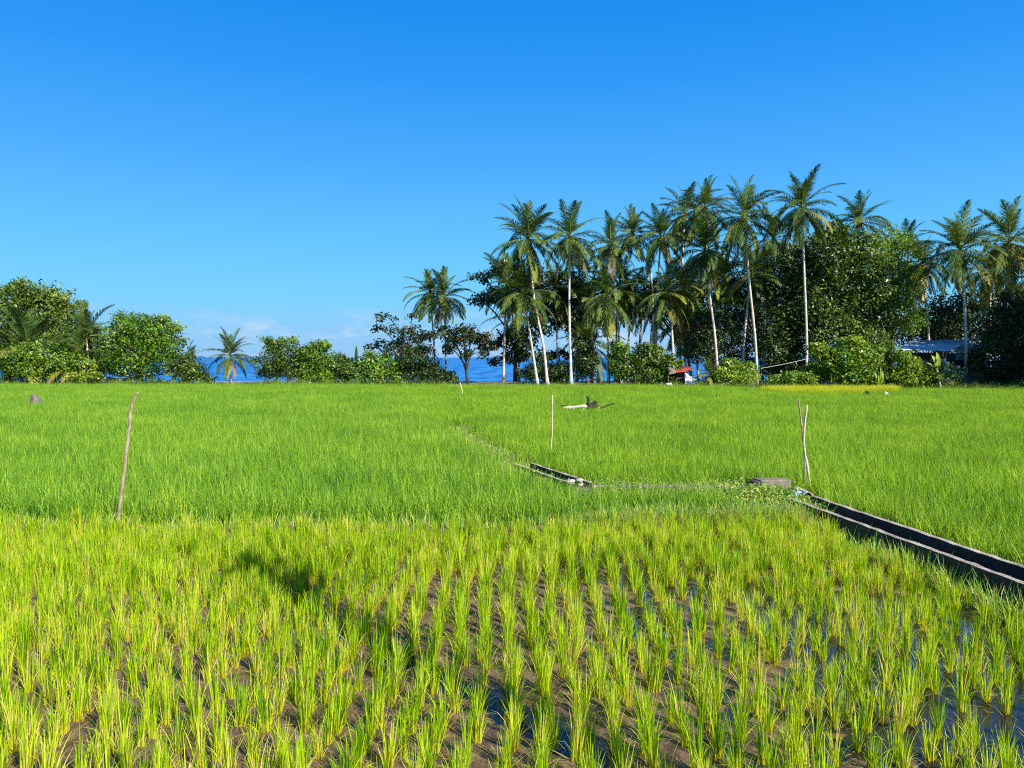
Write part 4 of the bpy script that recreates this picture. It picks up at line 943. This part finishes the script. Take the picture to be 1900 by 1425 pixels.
# ---- red-roofed hut
d = 66.6; B = Vector((P(1262, 715, d).x, d, gz(P(1262, 715, d).x, d))); k = d / F
root = thing('red_roofed_hut', B, 'small hut with a rusty red tin roof behind the field edge', 'hut')
def rel(px, py, dd=0): q = P(px, py, d + dd) - B; return Vector((q.x, dd, q.z))
def roofsheet(name, a, b, c, e, mat, n=60, amp=.02, th=.02):
    """corrugated sheet: a-b front edge, c-e back edge (left-right)"""
    a, b, c, e = map(Vector, (a, b, c, e)); V = []; Q = []
    nn = (b - a).cross(c - a).normalized()
    for off in (0, -th):
        for t in (0, .5, 1):
            for i in range(n + 1):
                u = i / n; V.append((a.lerp(b, u)).lerp(c.lerp(e, u), t) + nn * (amp * math.sin(u * n * PI / 2) + off))
    m_ = n + 1
    for ly in (0, 1):
        for t in range(2):
            for i in range(n):
                q = ly * 3 * m_ + t * m_ + i; f = (q, q + 1, q + m_ + 1, q + m_); Q.append(f if ly == 0 else f[::-1])
    for i in range(n): Q.append((i, 3 * m_ + i, 3 * m_ + i + 1, i + 1)); q = 2 * m_; Q.append((q + i, q + i + 1, 5 * m_ + i + 1, 5 * m_ + i))
    for t in range(2):
        for i in (0, n): q = t * m_ + i; Q.append((q, q + m_, 3 * m_ + q + m_, 3 * m_ + q))
    return link(name, npmesh(name, V, Q, M[mat], smooth=True), root)
roofsheet('roof', rel(1254, 691, -.5), rel(1285, 689.5, -.5), rel(1247, 680, .9), rel(1281, 679.5, .9), 'rust', 40, .015)
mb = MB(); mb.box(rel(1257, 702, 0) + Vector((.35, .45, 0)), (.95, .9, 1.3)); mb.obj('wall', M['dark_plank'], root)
mb = MB()
for px_ in (1240, 1282): mb.tube([rel(px_, 722, -.4), rel(px_, 689, -.4)], .035, 6)
mb.obj('post', M['plank'], root)
mb = MB(); mb.add([rel(1240, 681, -.55), rel(1252, 683, -.5), rel(1254, 692, -.5), rel(1242, 695, -.55), rel(1240, 681, -.48), rel(1252, 683, -.43), rel(1254, 692, -.43), rel(1242, 695, -.48)], [(0, 1, 2, 3), (7, 6, 5, 4), (0, 4, 5, 1), (1, 5, 6, 2), (2, 6, 7, 3), (3, 7, 4, 0)]); mb.obj('gable_board', M['plank'], root)
# white sheet
d = 65.6; B = Vector((P(1284, 715, d).x, d, gz(P(1284, 715, d).x, d))); V = []; Q = []; nu, nv = 16, 14
for j in range(nv + 1):
    for i in range(nu + 1):
        u, v_ = i / nu, j / nv; q = P(1272 + 30 * u * (1 - .4 * v_) + 0 * v_, 716 - 24 * v_, d) - B
        V.append((q.x, .5 * v_ + .10 * math.sin(u * 9 + v_ * 4) + .07 * math.sin(v_ * 11 + u * 5), max(.02, q.z + .05 * math.sin(u * 7) - .35 * u * v_)))
for j in range(nv):
    for i in range(nu): a = j * (nu + 1) + i; Q.append((a, a + 1, a + nu + 2, a + nu + 1))
o = link('white_sheet', npmesh('white_sheet', V, Q, M['white'], smooth=True), None, B); tag(o, 'wrinkled white sheet draped beside the red roofed hut', 'sheet')
so = o.modifiers.new('thickness', 'SOLIDIFY'); so.thickness = .03
crumple('white_sack', (P(1243, 706, 65.4).x, 65.4, .42), (.20, .16, .14), 'white', 'small white sack lying left of the red roofed hut', 'sack', 7)

# ---- grey roofed house
d = 63.5; B = Vector((P(1735, 715, d).x, d, gz(P(1735, 715, d).x, d))); root = thing('tin_roofed_house', B, 'low dark house with a weathered grey-blue tin roof among the trees', 'house')
roofsheet('roof', rel(1664, 648.5, -1.0), rel(1762, 651, -1.0), rel(1688, 632, 2.6), rel(1806, 630, 2.6), 'tin', 110, .018)
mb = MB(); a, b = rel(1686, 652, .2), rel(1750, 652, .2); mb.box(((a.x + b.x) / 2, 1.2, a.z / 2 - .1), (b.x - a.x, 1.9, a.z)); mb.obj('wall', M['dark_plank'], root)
for px_ in (1672, 1700, 1728, 1756): mb = MB(); q = rel(px_, 651, -.8); mb.tube([(q.x, -.8, -.1), (q.x, -.8, q.z)], .05, 6); mb.obj('post', M['plank'], root)
mb = MB(); a, b = rel(1702, 668, .2), rel(1720, 690, .2); mb.box(((a.x + b.x) / 2, .235, (a.z + b.z) / 2), (b.x - a.x, .04, a.z - b.z)); mb.obj('wall_panel', M['plank'], root)
# second shed behind the broad palm
d = 65.5; B = Vector((P(1800, 715, d).x, d, gz(P(1800, 715, d).x, d))); root = thing('shed', B, 'half hidden shed with pale blue tin panels right of the grey roofed house', 'shed')
roofsheet('roof', rel(1770, 652, -.6), rel(1832, 654, -.6), rel(1784, 634, 1.2), rel(1834, 641, 1.2), 'tin', 50, .018)
mb = MB(); a, b = rel(1774, 654, 0), rel(1800, 668, 0); mb.box(((a.x + b.x) / 2, 0, (a.z + b.z) / 2), (b.x - a.x, .05, a.z - b.z)); mb.obj('wall_panel', M['tin_blue'], root)
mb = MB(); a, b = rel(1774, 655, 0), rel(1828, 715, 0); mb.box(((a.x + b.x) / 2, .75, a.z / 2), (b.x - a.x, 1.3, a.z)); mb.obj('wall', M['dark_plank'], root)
# picket fence by the broad palm
d = 62.2; B = Vector((P(1806, 715, d).x, d, gz(P(1806, 715, d).x, d))); root = thing('picket_fence', B, 'short dark picket fence in the shade right of the broad palm', 'fence')
mb = MB(); 
for z_ in (.45, 1.0): mb.box((0, .04, z_), (1.7, .04, .07))
mb.obj('rail', M['dark_plank'], root)
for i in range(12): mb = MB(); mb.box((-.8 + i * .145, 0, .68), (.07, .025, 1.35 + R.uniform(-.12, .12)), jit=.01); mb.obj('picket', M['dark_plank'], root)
# pale bench on the shore
d = 69.3; B = Vector((P(1104, 715, d).x, d, gz(P(1104, 715, d).x, d))); root = thing('bench', B, 'weathered pale wooden bench by the shore left of the thin straight trunk', 'bench')
mb = MB(); mb.box((-.1, 0, .50), (1.1, .4, .06)); mb.obj('seat', M['plank'], root)
for x_ in (-.58, .38): mb = MB(); mb.box((x_, 0, .22), (.09, .36, .50)); mb.obj('leg', M['plank'], root)
mb = MB(); mb.box((.30, .22, .62), (.30, .07, .95)); mb.obj('end_board', M['pale_wood'], root)
d = 69; q = P(1120, 700, d); mb = MB(); mb.tube([(0, 0, -.1), (.03, 0, 1.0)], .035, 6); tag(mb.obj('fence_post', M['pale_wood'], None, (q.x, d, gz(q.x, d))), 'thin pale post between the bench and the thin straight trunk', 'post')
# pole with a rope, wire
d = 60.8; mb = MB(); a, b = P(1412, 683.5, d), P(1501, 665, d); pts = [a.lerp(b, i / 14) + Vector((0, 0, -.04 * math.sin(PI * i / 14))) for i in range(15)]; mb.tube(pts, .016, 6)
tag(mb.obj('rope', M['rope']), 'pale rope slung upward to the right before the black-green tree', 'rope')
d = 62.6; a, b = P(1600, 604, d), P(2000, 610, d); mb = MB(); mb.tube([a.lerp(b, i / 20) + Vector((0, 0, -.12 * math.sin(PI * i / 20))) for i in range(21)], .009, 5)
tag(mb.obj('cable', M['wire']), 'thin grey cable strung across the right wood above the grey roof', 'cable')
# outrigger boat lying behind the left bushes
d = 72.5; B = Vector((P(222, 708, d).x, d, gz(P(222, 708, d).x, d))); root = thing('outrigger_boat', B, 'small pale outrigger boat lying under the round bright green tree', 'boat')
V = []; Q = []; m_ = 14
for i in range(m_ + 1):
    u = i / m_ * 2 - 1; w = .30 * (1 - u * u) ** .6 + .01; x_ = u * 1.9; up_ = .30 * u * u
    V += [(x_, -w, .50 + up_), (x_, -w * .7, .26 + up_), (x_, 0, .12 + up_ * 1.1), (x_, w * .7, .26 + up_), (x_, w, .50 + up_), (x_, w * .85, .49 + up_), (x_, 0, .2 + up_ * 1.1), (x_, -w * .85, .49 + up_)]
for i in range(m_):
    for k_ in range(8): Q.append((i * 8 + k_, i * 8 + (k_ + 1) % 8, i * 8 + 8 + (k_ + 1) % 8, i * 8 + 8 + k_))
link('hull', npmesh('hull', V, Q, M['pale_wood'], smooth=True), root)
mb = MB(); mb.tube([(-1.4, -1.0, .22), (0, -1.05, .16), (1.5, -1.0, .28)], .05, 7); mb.obj('outrigger_float', M['pale_stick'], root)
for x_ in (-.8, .8): mb = MB(); mb.tube(spline([(x_, .3, .55), (x_, -.4, .66), (x_, -1.02, .24)], 8), .03, 6); mb.obj('outrigger_arm', M['pale_stick'], root)
mb = MB(); mb.tube([(.1, 0, .2), (.13, 0, 1.5)], .025, 6); mb.obj('mast', M['pale_wood'], root)
# goat-like dark animal? only a dark clump of earth is told apart there: a burnt stump and a pale stone
d = 48.5; q = P(1609, 732, d); mb = MB(); mb.tube(spline([(0, 0, -.05), (.03, 0, .38), (-.02, 0, .62)], 6), [.16, .14, .14, .13, .13, .12, .10], 8); mb.tube(spline([(.0, 0, .42), (.14, 0, .58)], 3), [.08, .07, .06, .05], 6)
tag(mb.obj('tree_stump', M['charred'], None, (q.x, d, 0), smooth=True), 'small black stump at the right end of the yellow strip', 'stump')
d = 49.0; q = P(1644, 732, d); mb = MB(); mb.blob((0, 0, .36), (.17, .15, .19), 21, 10, 8, .35); tag(mb.obj('stone', M['pale_stone'], None, (q.x, d, 0), smooth=True), 'whitish stone right of the small black stump at the far field edge', 'stone')

# unseen pole added out of frame to throw the long shadow over the front paddy
root = thing('shadow_pole', (4.05, 1.35, -.2), 'unseen pole added beyond the bottom right corner to throw a shadow over the paddy', 'pole')
mb = MB(); mb.tube([(0, 0, 0), (0, 0, 4), (0, 0, 8.6)], [.14, .125, .11], 10); mb.obj('post', M['concrete'], root, smooth=True)
mb = MB(); mb.box((0, 0, 8.2), (1.0, .1, .12), .74); mb.obj('shadow_arm', M['plank'], root)
mb = MB(); mb.tube([(.16, .18, 7.3), (.16, .18, 7.8)], .12, 12); mb.obj('shadow_drum', M['stone'], root, smooth=True)  # arm and drum added to shape the end of the cast shadow

# ================================================================ CAMERA, SUN, SKY
cam = bpy.data.cameras.new('camera'); co = bpy.data.objects.new('camera', cam); COL.objects.link(co); S.camera = co
cam.sensor_width = 36; cam.lens = 36 * F / 1900; cam.clip_start = .05; cam.clip_end = 60000
co.location = (0, 0, H); co.rotation_euler = (PI / 2 - TH, 0, 0)
EXPO = 1.05
EL = math.radians(36); sx, sy = .67, -.74; n_ = math.hypot(sx, sy); sd = Vector((sx / n_ * math.cos(EL), sy / n_ * math.cos(EL), math.sin(EL)))
sun = bpy.data.lights.new('sun', 'SUN'); sun.energy = 5.0; sun.angle = math.radians(.5); sun.color = (1, .95, .86)
so = bpy.data.objects.new('sun', sun); COL.objects.link(so); so.rotation_euler = (-sd).to_track_quat('-Z', 'Y').to_euler(); so.location = (20, -20, 30)
W = bpy.data.worlds.new('World'); S.world = W; W.use_nodes = True; nt = W.node_tree; nd, lk = nt.nodes, nt.links; nd.clear()
sky = N(nd, 'ShaderNodeTexSky', sky_type='NISHITA', sun_disc=False); sky.sun_elevation = EL; sky.sun_rotation = math.atan2(sx, sy); sky.ozone_density = 2.0; sky.air_density = 1.0; sky.dust_density = .3
tc = N(nd, 'ShaderNodeTexCoord'); sep = N(nd, 'ShaderNodeSeparateXYZ'); lk.new(tc.outputs['Generated'], sep.inputs[0])
mp = N(nd, 'ShaderNodeMapping'); mp.inputs['Scale'].default_value = (1, 1, 2.6); lk.new(tc.outputs['Generated'], mp.inputs[0])
cn = N(nd, 'ShaderNodeTexNoise'); cn.inputs['Scale'].default_value = 11; cn.inputs['Detail'].default_value = 7; cn.inputs['Roughness'].default_value = .6; lk.new(mp.outputs[0], cn.inputs['Vector'])
cr = ramp(nd, [(.50, (0, 0, 0)), (.62, (1, 1, 1))]); lk.new(cn.outputs['Fac'], cr.inputs[0])
cb = ramp(nd, [(0, (.5, .5, .5)), (.012, (1, 1, 1)), (.035, (.6, .6, .6)), (.065, (0, 0, 0))]); lk.new(sep.outputs['Z'], cb.inputs[0])
cf = N(nd, 'ShaderNodeMath', operation='MULTIPLY'); lk.new(cr.outputs[0], cf.inputs[0]); lk.new(cb.outputs[0], cf.inputs[1])
cf2 = N(nd, 'ShaderNodeMath', operation='MULTIPLY'); lk.new(cf.outputs[0], cf2.inputs[0]); cf2.inputs[1].default_value = .55
kx = 1 / (.1 * 2 ** EXPO)
grad = ramp(nd, [(z, tuple(c)) for z, c in ((0, (.27, .56, .90)), (.03, (.25, .58, .94)), (.08, (.17, .62, .99)), (.15, (.115, .54, .99)), (.25, (.06, .40, .99)), (.34, (.020, .315, .94)), (.43, (.003, .255, .85)), (1, (.006, .16, .60)))])
lk.new(sep.outputs['Z'], grad.inputs[0])
gsc = N(nd, 'ShaderNodeVectorMath', operation='SCALE'); lk.new(grad.outputs[0], gsc.inputs[0]); gsc.inputs['Scale'].default_value = kx
air = mixc(nd, lk, sky.outputs[0], gsc.outputs[0], .97)
bgc = mixc(nd, lk, air, (.80 * kx, .84 * kx, .95 * kx), cf2.outputs[0])
bg = N(nd, 'ShaderNodeBackground'); bg.inputs['Strength'].default_value = .1; lk.new(bgc, bg.inputs['Color'])
lk.new(bg.outputs[0], N(nd, 'ShaderNodeOutputWorld').inputs[0])
S.view_settings.view_transform = 'Standard'; S.view_settings.look = 'None'; S.view_settings.exposure = EXPO; S.view_settings.gamma = 1
S.cycles.use_denoising = False; S.cycles.filter_width = 1.1; S.cycles.max_bounces = 8; S.cycles.transparent_max_bounces = 8
